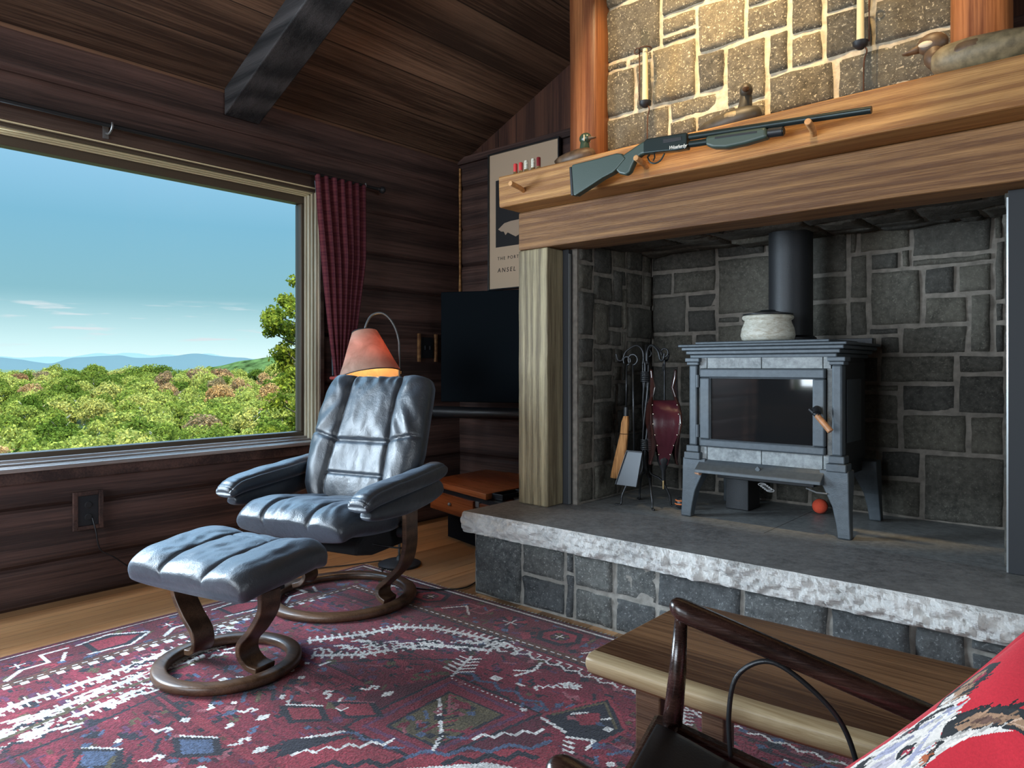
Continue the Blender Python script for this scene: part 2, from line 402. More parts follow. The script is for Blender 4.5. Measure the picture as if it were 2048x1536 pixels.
M['duck_tan'] = plain('duck_tan_paint', (.20,.155,.085), .55, var=.4, vs=40)
M['duck_brown'] = plain('duck_brown_paint', (.11,.065,.035), .5, var=.4, vs=30)
def _shade():
    t = NT('mica_shade'); v = t.coord(); n = t.noise(v, 9, 4, .6, 1)
    t.t.nodes.remove(t.b)
    d = t.n('ShaderNodeBsdfDiffuse'); tr = t.n('ShaderNodeBsdfTranslucent'); mx = t.n('ShaderNodeMixShader'); mx.inputs[0].default_value = .075
    t.l(t.ramp(n, [(.3, (.26,.20,.15)), (.7, (.42,.33,.26))]), d.inputs[0]); t.l(t.ramp(n, [(.3, (.34,.045,.025)), (.7, (.60,.10,.05))]), tr.inputs[0])
    t.l(d.outputs[0], mx.inputs[1]); t.l(tr.outputs[0], mx.inputs[2]); t.l(mx.outputs[0], t.out.inputs[0]); return t.m
M['shade'] = _shade()
M['shade_in'] = plain('shade_lining', (.85,.62,.30), .8)
M['bulb'] = plain('bulb', (1,.9,.7), .5, emit=((1,.62,.25), 22))
def _curtain():
    t = NT('plaid_curtain'); tc = t.n('ShaderNodeUVMap'); sp = t.n('ShaderNodeSeparateXYZ'); t.l(tc.outputs[0], sp.inputs[0])
    def bands(o, f, w): return t.rng(t.math('ABSOLUTE', t.math('SUBTRACT', t.math('FRACT', t.math('MULTIPLY', o, f)), .5)), w, w+.05, 1, 0)
    bx = bands(sp.outputs[0], 13, .14); by = bands(sp.outputs[1], 34, .14); lx = bands(sp.outputs[0], 39, .07); ly = bands(sp.outputs[1], 102, .07)
    c = t.mix(t.math('MULTIPLY', bx, .55), (.175,.045,.058), (.065,.028,.042)); c = t.mix(t.math('MULTIPLY', by, .5), c, (.07,.02,.035))
    c = t.mix(t.math('MULTIPLY', lx, .2), c, (.4,.15,.14)); c = t.mix(t.math('MULTIPLY', ly, .2), c, (.4,.15,.14))
    t.t.nodes.remove(t.b); d = t.n('ShaderNodeBsdfDiffuse'); tr = t.n('ShaderNodeBsdfTranslucent'); mx = t.n('ShaderNodeMixShader'); mx.inputs[0].default_value = .25
    t.l(c, d.inputs[0]); t.l(c, tr.inputs[0]); t.l(d.outputs[0], mx.inputs[1]); t.l(tr.outputs[0], mx.inputs[2]); t.l(mx.outputs[0], t.out.inputs[0]); return t.m
M['curtain'] = _curtain()
def attr_mat(name, rough=.95, bump=.4, bs=220, mul=.35, ns=60, sheen=0, dist=.006):
    t = NT(name); a = t.n('ShaderNodeAttribute'); a.attribute_name = 'paint'
    n = t.noise(t.coord(), ns, 4, .65)
    c = t.mix(mul, a.outputs['Color'], t.ramp(n, [(.3, (.35,.35,.35)), (.7, (1.5,1.5,1.5))]), 'MULTIPLY')
    t.col(c); t.rough(rough, .15); t.b.inputs['Sheen Weight'].default_value = sheen
    t.bump(t.noise(t.coord(), bs, 3), bump, dist); return t.m
M['rug'] = attr_mat('rug_wool', .95, .7, 160, .85, 110, .15)
M['pillow'] = attr_mat('pillow_cotton', .85, .25, 500, .18, 300, .2, .002)
# ================================================================== ROOM SHELL
LOGZ = [0, .18, .43, .69, .95, 1.24, 1.546, 1.767, 2.028, 2.32, 2.52]
SL = .463
def zc(x): return 2.50 + SL*(x + 3.62)
def log_face(mb, a0, a1, z0, z1, base, depth, axis, sgn):
    # squared log with an eased groove top and bottom; face at base, body behind it
    g = .016; e = .022
    prof = [(base - sgn*depth, z0), (base - sgn*g, z0), (base - sgn*.003, z0+e*.7), (base, z0+e*1.6), (base, z1-e*1.4), (base - sgn*.004, z1-e*.5), (base - sgn*g, z1), (base - sgn*depth, z1)]
    n = max(2, int((a1-a0)/.12)); vs = []; m = len(prof)
    for i in range(n+1):
        a = a0 + (a1-a0)*i/n
        for p, z in prof:
            w = .0035*N3(a*2.1, z*9, base) + .002*N3(a*7, z*20, base+5)
            q = (p + w, z + .003*N3(a*3, z*5, 9)) if abs(p-(base - sgn*depth)) > 1e-6 else (p, z)
            vs.append((q[0], a, q[1]) if axis == 'y' else (a, q[0], q[1]))
    fs = [(i*m+k, i*m+(k+1) % m, (i+1)*m+(k+1) % m, (i+1)*m+k) for i in range(n) for k in range(m)]
    fs += [tuple(range(m)), tuple(n*m+k for k in range(m-1, -1, -1))]
    mb.add(vs, fs)
WY0, WY1, WZ0, WZ1 = -.62, 2.44, .60, 2.10
mb = MB()
for z0, z1 in zip(LOGZ[:-1], LOGZ[1:]):
    log_face(mb, 2.44, 3.62, z0, z1, -3.62, .2, 'y', 1)
    log_face(mb, -3.2, -.62, z0, z1, -3.62, .2, 'y', 1)
for z0, z1 in ((0,.18),(.18,.43),(.43,.60),(2.10,2.32),(2.32,2.52)):
    log_face(mb, -.62, 2.44, z0, z1, -3.62, .2, 'y', 1)
tag(fixn(mb.build('wall_left', M['log'])), kind='structure')
mb = MB()
for z0, z1 in zip(LOGZ[:-1], LOGZ[1:]):
    log_face(mb, -3.82, -2.05, z0, z1, 3.61, .2, 'x', -1)
mb2 = MB()
tag(fixn(mb.build('wall_back', M['logx'])), kind='structure')
mb = MB(); mb.prism([(-3.82,2.52),(.0,2.52),(.0,4.2),(-3.82,2.52)][:3]+[(-3.82,2.52)][:0], 3.625, 3.80)
mb.v = []; mb.f = []; mb.m = []
mb.prism([(-3.7,2.51),(3.6,2.51),(3.6,3.0),(.9,4.75),(-3.7,2.55)], 3.62, 3.80)
tag(fixn(mb.build('trim_1', M['log_gable'])), kind='structure')
mb = MB(); mb.box(-2.05, 3.6, 3.62, 3.8, 0, 2.51)
tag(mb.build('wall_back_east', M['logx']), kind='structure')
mb = MB(); mb.box(-3.62, -2.0, 3.585, 3.62, 2.485, 2.535)
tag(mb.build('trim_2', M['logx'], bevel=.004), kind='structure')
# pale scribe strip in the corner
mb = MB(); mb.tube([(-3.604, 3.596, z) for z in np.linspace(1.52, 2.46, 12)], [.008+.003*(i % 4 == 1) for i in range(12)], 6)
tag(mb.build('trim_3', M['mantel']), kind='structure')
# ceiling
mb = MB(); t_ = .06
mb.prism([(-3.9, zc(-3.9)), (.9, zc(.9)), (.9, zc(.9)+t_), (-3.9, zc(-3.9)+t_)], -3.3, 3.8)
mb.prism([(.9, zc(.9)), (3.7, zc(.9)-2.8*SL), (3.7, zc(.9)-2.8*SL+t_), (.9, zc(.9)+t_)], -3.3, 3.8)
tag(fixn(mb.build('ceiling', M['ceil'])), kind='structure')
mb = MB(); mb.box(-3.7, 3.6, -3.3, 3.7, -.05, 0)
tag(mb.build('floor', M['floor']), kind='structure')
# south and east walls with their openings
mb = MB()
for a in ((-3.7,-3.3,0,4.8),(-.5,3.6,0,4.8),(-3.3,-.5,0,.7),(-3.3,-.5,2.4,4.8)): mb.box(a[0],a[1],-3.35,-3.2,a[2],a[3])
tag(mb.build('wall_south', M['logx']), kind='structure')
mb = MB()
for a in ((-3.3,-1.0,0,4.8),(1.4,3.7,0,4.8),(-1.0,1.4,0,.75),(-1.0,1.4,2.25,4.8)): mb.box(3.55,3.7,a[0],a[1],a[2],a[3])
tag(mb.build('wall_right', M['log']), kind='structure')
def simple_window(name, x0, x1, y0, y1, z0, z1, nm):
    mb = MB(); alongx = (x1-x0) > (y1-y0)
    f = .07
    if alongx:
        mb.box(x0,x1,y0,y1,z0,z0+f); mb.box(x0,x1,y0,y1,z1-f,z1)
        for k in range(nm+1):
            xx = x0 + (x1-x0-f)*k/nm; mb.box(xx, xx+f, y0, y1, z0+f, z1-f)
    else:
        mb.box(x0,x1,y0,y1,z0,z0+f); mb.box(x0,x1,y0,y1,z1-f,z1)
        for k in range(nm+1):
            yy = y0 + (y1-y0-f)*k/nm; mb.box(x0, x1, yy, yy+f, z0+f, z1-f)
    return tag(mb.build(name, M['trim']), kind='structure')
w2 = simple_window('window_2', -3.3, -.5, -3.3, -3.22, .7, 2.4, 3)
w3 = simple_window('window_3', 3.58, 3.66, -1.0, 1.4, .75, 2.25, 2)
# ------------------------------------------------------------------ picture window
win = empty('window_1', (0, 0, 0)); win['kind'] = 'structure'
mb = MB(); mb.box(-3.788, -3.782, WY0+.04, 2.405, .655, 2.04)
mb.build('glass_pane', M['glass'], win)
mb = MB()   # sash
for a in ((WY0, 2.44, .628, .664), (WY0, 2.44, 2.028, 2.092)): mb.box(-3.815, -3.75, a[0], a[1], a[2], a[3])
mb.box(-3.815, -3.75, 2.402, 2.44, .664, 2.028); mb.box(-3.815, -3.75, WY0, WY0+.04, .664, 2.028)
mb.build('sash', M['darktrim'], win, bevel=.005)
mb = MB()   # jamb and head with stepped beads
mb.box(-3.75, -3.612, 2.43, 2.455, .60, 2.12); mb.box(-3.75, -3.612, WY0-.01, WY0+.012, .60, 2.12)
for x in (-3.742, -3.708, -3.672, -3.636): mb.box(x, x+.018, 2.416, 2.431, .62, 2.085)
mb.build('jamb', M['jamb'], win, bevel=.003)
mb = MB(); mb.box(-3.75, -3.612, WY0, 2.44, 2.088, 2.115)
for x in (-3.742, -3.708, -3.672, -3.636): mb.box(x, x+.014, WY0, 2.43, 2.074-.0, 2.089)
mb.build('head', M['darktrim'], win, bevel=.003)
mb = MB()
for i, x in enumerate((-3.735, -3.702, -3.668)): mb.box(x, x+.012, WY0, 2.43, 2.068+.002*i, 2.076+.002*i)
for z in (2.092,): mb.box(-3.612, -3.607, WY0, 2.44, z, z+.006)
mb.build('glint_strip', plain('painted_glint', (.85,.74,.46), .45, 0), win)  # pale strips painted in for daylight glinting on the window head
mb = MB(); mb.box(-3.622, -3.600, WY0-.06, 2.47, 2.10, 2.185); mb.box(-3.63, -3.608, 2.44, 2.470, .585, 2.10)
mb.build('casing', M['trim'], win, bevel=.004)
mb = MB(); mb.box(-3.60, -3.592, WY0-.06, 2.47, 2.17, 2.176)
mb.build('casing_bead', M['jamb'], win)
mb = MB(); mb.box(-3.79, -3.578, WY0-.06, 2.50, .598, .618); mb.box(-3.755, -3.722, WY0, 2.43, .618, .640); mb.box(-3.70, -3.68, WY0, 2.43, .618, .628)
mb.build('window_sill', M['sill'], win, bevel=.004)
mb = MB(); mb.box(-3.625, -3.596, WY0-.06, 2.48, .545, .598)
mb.build('apron', M['logx'], win, bevel=.004)
# ------------------------------------------------------------------ rafter
def rafter(y0, label):
    mb = MB(); d = .135
    mb.prism([(-3.60, zc(-3.60)-d), (.9, zc(.9)-d-.02), (.9, zc(.9)+.01), (-3.60, zc(-3.60)+.01)], y0, y0+.2)
    o = fixn(mb.build('rafter_beam', M['rafter'], bevel=.006))
    for p in o.data.vertices: pass
    tag(o, label, 'beam', None); return o
rafter(1.846, 'dark rough-sawn ceiling beam ending above the picture window')
# ================================================================== STONEWORK
def ashlar(a0, a1, b0, b1, pre=(), unit=.045, seed=1, big=1.0):
    rnd = random.Random(seed); nx = int(round((a1-a0)/unit)); nz = int(round((b1-b0)/unit)); ux = (a1-a0)/nx; uz = (b1-b0)/nz
    occ = [[False]*nx for _ in range(nz)]; out = []
    for (x0, z0, x1, z1) in pre:
        i0 = max(0, round((x0-.012-a0)/ux)); i1 = min(nx, round((x1+.012-a0)/ux)); j0 = max(0, round((z0-.012-b0)/uz)); j1 = min(nz, round((z1+.012-b0)/uz))
        if i1 <= i0 or j1 <= j0: continue
        if any(occ[j][i] for j in range(j0, j1) for i in range(i0, i1)):
            while i0 < i1 and any(occ[j][i0] for j in range(j0, j1)): i0 += 1
            while i1 > i0 and any(occ[j][i1-1] for j in range(j0, j1)): i1 -= 1
            if i1 <= i0 or any(occ[j][i] for j in range(j0, j1) for i in range(i0, i1)): continue
        for j in range(j0, j1):
            for i in range(i0, i1): occ[j][i] = True
        out.append((i0, j0, i1, j1))
    for j in range(nz):
        for i in range(nx):
            if occ[j][i]: continue
            w = rnd.choice([3,4,5,5,6,7,8]); h = rnd.choice([2,3,3,4,5])
            w = int(w*big); k = i
            while k < nx and k-i < w and not occ[j][k]: k += 1
            if nx-k == 1: k = nx if all(not occ[j][q] for q in range(i, nx)) else k
            l = j
            while l < nz and l-j < h and not any(occ[l][q] for q in range(i, k)): l += 1
            for jj in range(j, l):
                for ii in range(i, k): occ[jj][ii] = True
            mrg = None
            if l-j == 1: mrg = next((q for q, t in enumerate(out) if t[0] == i and t[2] == k and t[3] == j), None)
            if mrg is not None: out[mrg] = (i, out[mrg][1], k, l)
            elif k-i == 1 and out and any(t[2] == i and t[1] == j and t[3] == l for t in out):
                q = next(q for q, t in enumerate(out) if t[2] == i and t[1] == j and t[3] == l); out[q] = (out[q][0], j, k, l)
            else: out.append((i, j, k, l))
    # absorb slivers one unit wide
    return [(a0+p[0]*ux, b0+p[1]*uz, a0+p[2]*ux, b0+p[3]*uz) for p in out]
def stone_mesh(name, rects, fn, mat, mortar, joint=.009, h0=.016, rough=.006, cell=.022, seed=3, parent=None, back=-.05, bounds=None, tone=(.22, .85), label=None, cat=None, kind=None):
    rnd = random.Random(seed); vs = []; fs = []; mi = []; tn = []
    for ri, (x0, z0, x1, z1) in enumerate(rects):
        j = joint/2
        c = [[x0+j+rnd.uniform(0,.006), z0+j+rnd.uniform(0,.005)], [x1-j-rnd.uniform(0,.006), z0+j+rnd.uniform(0,.005)], [x1-j-rnd.uniform(0,.006), z1-j-rnd.uniform(0,.005)], [x0+j+rnd.uniform(0,.006), z1-j-rnd.uniform(0,.005)]]
        w = x1-x0; h = z1-z0; nx = max(4, int(w/cell)+2); nz = max(4, int(h/cell)+2)
        hh = h0 + rnd.uniform(-.004, .007); tv = rnd.uniform(*tone); so = rnd.uniform(0, 90); tx = rnd.uniform(-.03,.03); tz = rnd.uniform(-.03,.03)
        ew = min(.25, .0055/w); eh = min(.25, .0055/h); us = [0]+[ew+(1-2*ew)*k/(nx-2) for k in range(nx-1)]+[1]; vsq = [0]+[eh+(1-2*eh)*k/(nz-2) for k in range(nz-1)]+[1]
        b = len(vs)
        for q in range(nz+1):
            for p in range(nx+1):
                u = us[p]; v = vsq[q]
                x = (c[0][0]*(1-u)+c[1][0]*u)*(1-v) + (c[3][0]*(1-u)+c[2][0]*u)*v
                z = (c[0][1]*(1-u)+c[1][1]*u)*(1-v) + (c[3][1]*(1-u)+c[2][1]*u)*v
                e = min(p, nx-p, q, nz-q)
                x += .005*N3(x*14, z*14, so); z += .005*N3(x*14, z*14, so+7)
                if e == 0: hgt = -.006
                else:
                    hgt = hh + rough*(1.4*N3(x*9, z*9, so) + .8*N3(x*28, z*28, so)) + (x-(x0+x1)/2)*tx + (z-(z0+z1)/2)*tz - (.0035 if e == 1 else 0)
                vs.append(fn(x, z, hgt))
        for q in range(nz):
            for p in range(nx):
                a = b+q*(nx+1)+p; fs.append((a, a+1, a+nx+2, a+nx+1)); mi.append(0); tn.append(tv)
    if bounds is None: bounds = (min(r[0] for r in rects), min(r[1] for r in rects), max(r[2] for r in rects), max(r[3] for r in rects))
    x0, z0, x1, z1 = bounds; nx = max(2, int((x1-x0)/.03)); nz = max(2, int((z1-z0)/.03)); b = len(vs)
    for q in range(nz+1):
        for p in range(nx+1):
            x = x0+(x1-x0)*p/nx; z = z0+(z1-z0)*q/nz; vs.append(fn(x, z, .004+.004*N3(x*20, z*20, seed)))
    for q in range(nz):
        for p in range(nx):
            a = b+q*(nx+1)+p; fs.append((a, a+1, a+nx+2, a+nx+1)); mi.append(1); tn.append(.5)
    # body behind
    b = len(vs); cs = [fn(x0,z0,.003), fn(x1,z0,.003), fn(x1,z1,.003), fn(x0,z1,.003), fn(x0,z0,back), fn(x1,z0,back), fn(x1,z1,back), fn(x0,z1,back)]; vs += cs
    for f in ((4,7,6,5),(0,4,5,1),(1,5,6,2),(2,6,7,3),(3,7,4,0)): fs.append(tuple(b+i for i in f)); mi.append(1); tn.append(.5)
    o = mesh_obj(name, vs, fs, None, parent, smooth=False, mats=[mat, mortar], mi=mi)
    at = o.data.attributes.new('tone', 'FLOAT', 'FACE'); at.data.foreach_set('value', np.array(tn, dtype=np.float32))
    sm = np.array([m == 0 for m in mi], dtype=bool); o.data.polygons.foreach_set('use_smooth', sm)
    tag(o, label, cat, None, kind); return o
UP = [(-1.90,2.50,-1.58,2.72),(-1.56,2.51,-1.44,2.60),(-1.42,2.39,-1.21,2.59),(-1.18,2.39,-1.04,2.50),(-1.02,2.38,-0.89,2.50),(-1.89,2.25,-1.81,2.51),(-1.79,2.24,-1.66,2.50),(-1.63,2.25,-1.43,2.48),(-1.41,2.25,-1.29,2.38),(-1.28,2.14,-1.12,2.37),(-1.11,2.22,-0.95,2.38),(-0.94,2.25,-0.78,2.37),(-0.72,2.23,-0.48,2.39),(-0.82,2.05,-0.48,2.22),(-1.11,2.05,-0.84,2.21),(-1.54,2.15,-1.30,2.23),(-1.90,2.07,-1.56,2.22),(-1.54,2.05,-1.41,2.13)]
BK = [(-2.03,1.44,-1.91,1.55),(-1.87,1.44,-1.67,1.55),(-2.03,1.26,-1.82,1.44),(-1.79,1.36,-1.68,1.43),(-1.65,1.35,-1.37,1.59),(-1.79,1.26,-1.59,1.36),(-1.57,1.25,-1.37,1.34),(-2.04,1.07,-1.85,1.25),(-1.83,1.07,-1.64,1.25),(-1.62,1.17,-1.48,1.25),(-1.91,1.55,-1.67,1.63),(-2.03,1.55,-1.93,1.62),(-0.73,1.54,-0.43,1.70),(-0.94,1.59,-0.74,1.72),(-0.94,1.49,-0.80,1.59),(-0.77,1.49,-0.59,1.55),(-0.57,1.35,-0.38,1.55),(-0.91,1.26,-0.70,1.47),(-0.68,1.36,-0.59,1.48),(-0.68,1.26,-0.51,1.34),(-0.49,1.10,-0.38,1.33),(-0.90,1.20,-0.79,1.24),(-0.77,1.10,-0.52,1.24),(-0.86,1.10,-0.78,1.18),(-0.85,1.00,-0.59,1.08),(-0.57,1.01,-0.38,1.07),(-0.78,0.87,-0.58,0.98),(-0.57,0.88,-0.38,0.99),(-0.78,0.71,-0.53,0.84),(-0.50,0.71,-0.39,0.85),(-0.83,0.56,-0.72,0.67),(-0.69,0.41,-0.39,0.66),(-0.83,0.40,-0.71,0.53)]
HF = [(-2.32,0.0,-2.05,0.285),(-2.03,0.17,-1.80,0.285),(-2.03,0.0,-1.74,0.16),(-1.79,0.17,-1.54,0.29),(-1.72,0.0,-1.55,0.16),(-1.52,0.15,-1.37,0.29),(-1.54,0.0,-1.37,0.14),(-1.34,0.14,-1.05,0.29),(-1.03,0.15,-0.74,0.29),(-0.72,0.16,-0.53,0.29)]
stone_mesh('chimney_breast', ashlar(-1.93, -.45, 1.962, 3.16, UP, .0435, 5), lambda a, b, h: (a, 2.85-h, b), M['stone_up'], M['mortar'], joint=.009, back=-.03, rough=.008,
           label='rough grey stone chimney breast rising above the mantel beam', cat='chimney')
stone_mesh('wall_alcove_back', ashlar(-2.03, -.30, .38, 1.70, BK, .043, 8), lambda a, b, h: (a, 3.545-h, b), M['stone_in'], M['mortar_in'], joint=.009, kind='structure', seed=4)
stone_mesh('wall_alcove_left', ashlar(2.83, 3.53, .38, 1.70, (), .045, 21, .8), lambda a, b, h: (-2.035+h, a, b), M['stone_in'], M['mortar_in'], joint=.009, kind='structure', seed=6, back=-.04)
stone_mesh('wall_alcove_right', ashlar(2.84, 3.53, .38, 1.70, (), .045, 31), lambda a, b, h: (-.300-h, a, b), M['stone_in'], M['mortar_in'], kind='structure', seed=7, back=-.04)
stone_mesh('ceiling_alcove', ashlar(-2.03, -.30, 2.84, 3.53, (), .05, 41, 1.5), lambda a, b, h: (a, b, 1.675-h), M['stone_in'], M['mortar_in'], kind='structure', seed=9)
hb = [(-2.31,0,-2.05,.285)] + HF[1:]
base = empty('stone_plinth', (-1.2, 2.6, 0), label='low grey stone base wall under the rough-edged hearth slab', cat='hearth')
def off(o, p):
    o.parent = p; o.location = -p.location; return o
off(stone_mesh('front_face', ashlar(-2.31, .7, 0, .288, hb, .048, 11), lambda a, b, h: (a, 2.41-h, b), M['stone_h'], M['mortar_h'], joint=.009, back=-.3, rough=.010, seed=12), base)
off(stone_mesh('side_face', ashlar(2.42, 3.55, 0, .288, (), .048, 13), lambda a, b, h: (-2.30-h, a, b), M['stone_h'], M['mortar_h'], back=-.2, seed=13), base)
# hearth slab
def slab():
    nx = 380; nz = 12; vs = []; fs = []; mi = []
    x0, x1, y0, y1, z0, z1 = -2.345, .75, 2.365, 2.838, .288, .38
    def rockx(a, t, s):  # outward relief
        e = math.sin(PI*t)**.5
        return e*.012 + .020*N3(a*6, t*1.4, s) + .030*abs(N3(a*15, t*2.2, s+3)) + .014*N3(a*38, t*4, s+8) + .006*N3(a*90, t*9, s+12)
    rings = []
    path = []
    for i in range(41): path.append((x0, y1 - (y1-y0)*i/40, (-1, 0)))
    for i in range(1, nx+1): path.append((x0+(x1-x0)*i/nx, y0+.0, (0, -1)))
    for q in range(nz+1):
        t = q/nz; z = z0+(z1-z0)*t
        for i, (x, y, d) in enumerate(path):
            s = i*.012; r = rockx(x+y*1.3, t, 2.0) if 0 < q < nz else (rockx(x+y*1.3, .5, 2.0)*.35)
            if q == nz: r = .003*N3((x+y)*14, 1, 1)
            vs.append((x+d[0]*r*.8, y+d[1]*r, z))
    m = len(path)
    for q in range(nz):
        for i in range(m-1): a = q*m+i; fs.append((a, a+m, a+m+1, a+1)[::-1]); mi.append(1)
    b = len(vs); vs += [(x1, y1, z1), (x1, y1, z0)]
    top = [nz*m+i for i in range(m)]; fs.append(tuple(top)+(b,)); mi.append(0)
    bot = [i for i in range(m)]; fs.append((b+1,)+tuple(reversed(bot))); mi.append(0)
    o = mesh_obj('hearth_slab', vs, fs, None, smooth=False, mats=[M['slab'], M['rock']], mi=mi); fixn(o)
    at = o.data.attributes.new('tone', 'FLOAT', 'FACE'); at.data.foreach_set('value', np.full(len(fs), .5, dtype=np.float32))
    return tag(o, 'thick grey stone hearth slab with a pale rock-faced front edge', 'hearth slab')
slab()
mb = MB(); mb.box(-2.05, -1.12, 2.84, 3.56, .33, .379); mb.box(-1.118, -.28, 2.84, 3.56, .33, .379)
o = mb.build('floor_alcove', M['tile'], bevel=.001); at = o.data.attributes.new('tone', 'FLOAT', 'FACE'); at.data.foreach_set('value', np.full(len(o.data.polygons), .5, dtype=np.float32)); tag(o, kind='structure')
# chimney mass behind the timber
mb = MB(); mb.box(-2.24, -2.09, 2.90, 3.60, .385, 1.95); mb.box(-.25, -.06, 2.90, 3.60, .385, 1.95); mb.box(-2.09, -.25, 2.90, 3.60, 1.75, 1.95); mb.box(-1.93, -.45, 2.885, 3.60, 1.95, 3.15)
tag(mb.build('trim_4', M['mortar_in']), kind='structure')
# ------------------------------------------------------------------ timber surround
def timber(name, x0, x1, y0, y1, z0, z1, mat, label, cat, parent=None, wob=.003, axis=0, bev=.007):
    bm = bmesh.new(); bmesh.ops.create_cube(bm, size=1)
    for v in bm.verts: v.co = Vector(((x0+x1)/2+v.co.x*(x1-x0), (y0+y1)/2+v.co.y*(y1-y0), (z0+z1)/2+v.co.z*(z1-z0)))
    L = (x1-x0, y1-y0, z1-z0)[axis]; n = int(L/.05)
    ed = [e for e in bm.edges if abs((e.verts[0].co-e.verts[1].co)[axis]) > L*.9]
    bmesh.ops.bevel(bm, geom=[e for e in bm.edges], offset=bev, segments=2, profile=.5, affect='EDGES')
    ed = [e for e in bm.edges if abs((e.verts[0].co-e.verts[1].co)[axis]) > L*.8]
    bmesh.ops.subdivide_edges(bm, edges=ed, cuts=n, use_grid_fill=True)
    for v in bm.verts:
        c = v.co; v.co = c + Vector((N3(c.x*3, c.y*9, c.z*9), N3(c.x*3+5, c.y*9, c.z*9), N3(c.x*3+9, c.y*9, c.z*9)))*wob
    me = bpy.data.meshes.new(name); bm.to_mesh(me); bm.free(); me.materials.append(mat)
    o = bpy.data.objects.new(name, me); COL.objects.link(o); o.parent = parent
    return tag(o, label, cat)
timber('timber_post', -2.28, -2.10, 2.68, 2.88, .38, 1.622, M['post'], 'weathered square timber post left of the stove alcove', 'post', axis=2)
timber('timber_post', -.245, -.06, 2.68, 2.88, .38, 1.622, M['post'], 'square timber post at the right end of the hearth', 'post', axis=2)
timber('lintel_beam', -2.28, -.05, 2.68, 2.88, 1.624, 1.808, M['beam'], 'knotty timber lintel beam spanning the stove alcove under the mantel', 'beam')
mant = timber('mantel_beam', -2.284, .02, 2.538, 2.845, 1.810, 1.960, M['mantel'], 'golden timber mantel beam carrying the shotgun and duck decoys', 'mantel')
for px, pz in ((-2.131, 1.878), (-1.481, 1.868), (-.827, 1.862)):
    mb = MB(); mb.tube([(px, 2.545, pz-.010), (px+.012, 2.50, pz-.006), (px+.02, 2.425, pz-.0)], [.0115, .0115, .0115], 12)
    mb.build('peg', M['peg'], mant, smooth='auto', bevel=.002)
def peeled(x, name, label, r=.093):
    vs = []; fs = []; n = 28; m = 40
    for i in range(m+1):
        z = 1.962 + (zc(x-.1)-.01-1.962)*i/m
        for k in range(n):
            t = 2*PI*k/n; q = r*(1+.06*N3(math.cos(t)*1.2+x, math.sin(t)*1.2, z*1.5))
            cx_ = math.cos(t); sy = math.sin(t); f = 1/max(abs(cx_), abs(sy))**.45
            vs.append((x+cx_*q*f*.95, 2.815+sy*q*f*.85, z))
    fs = [(i*n+k, i*n+(k+1) % n, (i+1)*n+(k+1) % n, (i+1)*n+k) for i in range(m) for k in range(n)]
    fs += [tuple(range(n-1,-1,-1)), tuple(m*n+k for k in range(n))]
    tag(mesh_obj(name, vs, fs, M['logpost'], smooth=True), label, 'post')
peeled(-1.945, 'log_post', 'reddish peeled log post left of the chimney stones')
peeled(-.375, 'log_post', 'reddish peeled log post right of the chimney stones')
# steel frame lining the opening
fr = empty('steel_frame', (-1.17, 2.85, .382), label='black steel frame lining the sides of the stove alcove opening', cat='frame')
for a, b in ((-2.098,-2.062),(-.300,-.246)):
    mb = MB(); mb.box(a, b, 2.80, 2.895, .382, 1.622); off(mb.build('side_plate', M['steel'], bevel=.002), fr)
for b_ in ((-.304,-.299,2.80,2.83),(-2.062,-2.058,2.80,2.815)):
    mb = MB(); mb.box(b_[0],b_[1],b_[2],b_[3],.384,1.60); off(mb.build('edge_strip', M['steel2']), fr)
# ================================================================== OUTDOORS
SA, CA = math.sin(AZ), math.cos(AZ)
def out(D, u, z=0.0):   # a place at ground distance D along the line of sight, sideways ratio u
    return Vector((D*(-SA+u*CA), D*(CA+u*SA), z))
def canopy(D):
    return ip(D, [60, 95, 130, 170, 210, 260], [-10.5, -11.0, -10.0, -6.6, -2.4, 2.2])
vs = []; fs = []; nd = 40; nu = 40
for i in range(nd+1):
    D = 12*(1300/12)**(i/nd)
    for j in range(nu+1):
        u = -1.5+2.0*j/nu; vs.append(out(D, u, ip(D, [10, 20, 95, 260, 500, 1300], [-.6, -5, -21, -8, -6, -4]) + 1.0*N3(D*.02, u*4, 1)))
for i in range(nd):
    for j in range(nu): a = i*(nu+1)+j; fs.append((a, a+1, a+nu+2, a+nu+1))
M['ground'] = plain('forest_floor', (.05,.07,.02), .95, var=.4, vs=.1)
tag(mesh_obj('hillside_ground', vs, fs, M['ground'], smooth=True), kind='structure')
def leaf_mat(name, a, b, c):
    t = NT(name); oi = t.n('ShaderNodeObjectInfo'); n = t.noise(t.coord(), .55, 3); at = t.n('ShaderNodeAttribute'); at.attribute_name = 'leaf'
    col = t.ramp(oi.outputs['Random'], [(0, a), (.5, b), (1, c)])
    col = t.mix(.9, col, t.ramp(at.outputs['Fac'], [(0, (.45,.5,.5)), (.5, (1,1,1)), (1, (1.6,1.5,1.2))]), 'MULTIPLY')
    t.t.nodes.remove(t.b); d = t.n('ShaderNodeBsdfDiffuse'); tr = t.n('ShaderNodeBsdfTranslucent'); mx = t.n('ShaderNodeMixShader'); mx.inputs[0].default_value = .3
    t.l(col, d.inputs[0]); t.l(col, tr.inputs[0]); t.l(d.outputs[0], mx.inputs[1]); t.l(tr.outputs[0], mx.inputs[2]); t.l(mx.outputs[0], t.out.inputs[0]); return t.m
M['leaf_g'] = leaf_mat('green_leaves', (.065,.100,.014), (.165,.195,.033), (.30,.30,.07))
M['leaf_y'] = leaf_mat('yellow_green_leaves', (.24,.26,.05), (.30,.30,.07), (.33,.29,.08))
M['leaf_o'] = leaf_mat('orange_leaves', (.36,.20,.08), (.38,.23,.10), (.32,.19,.09))
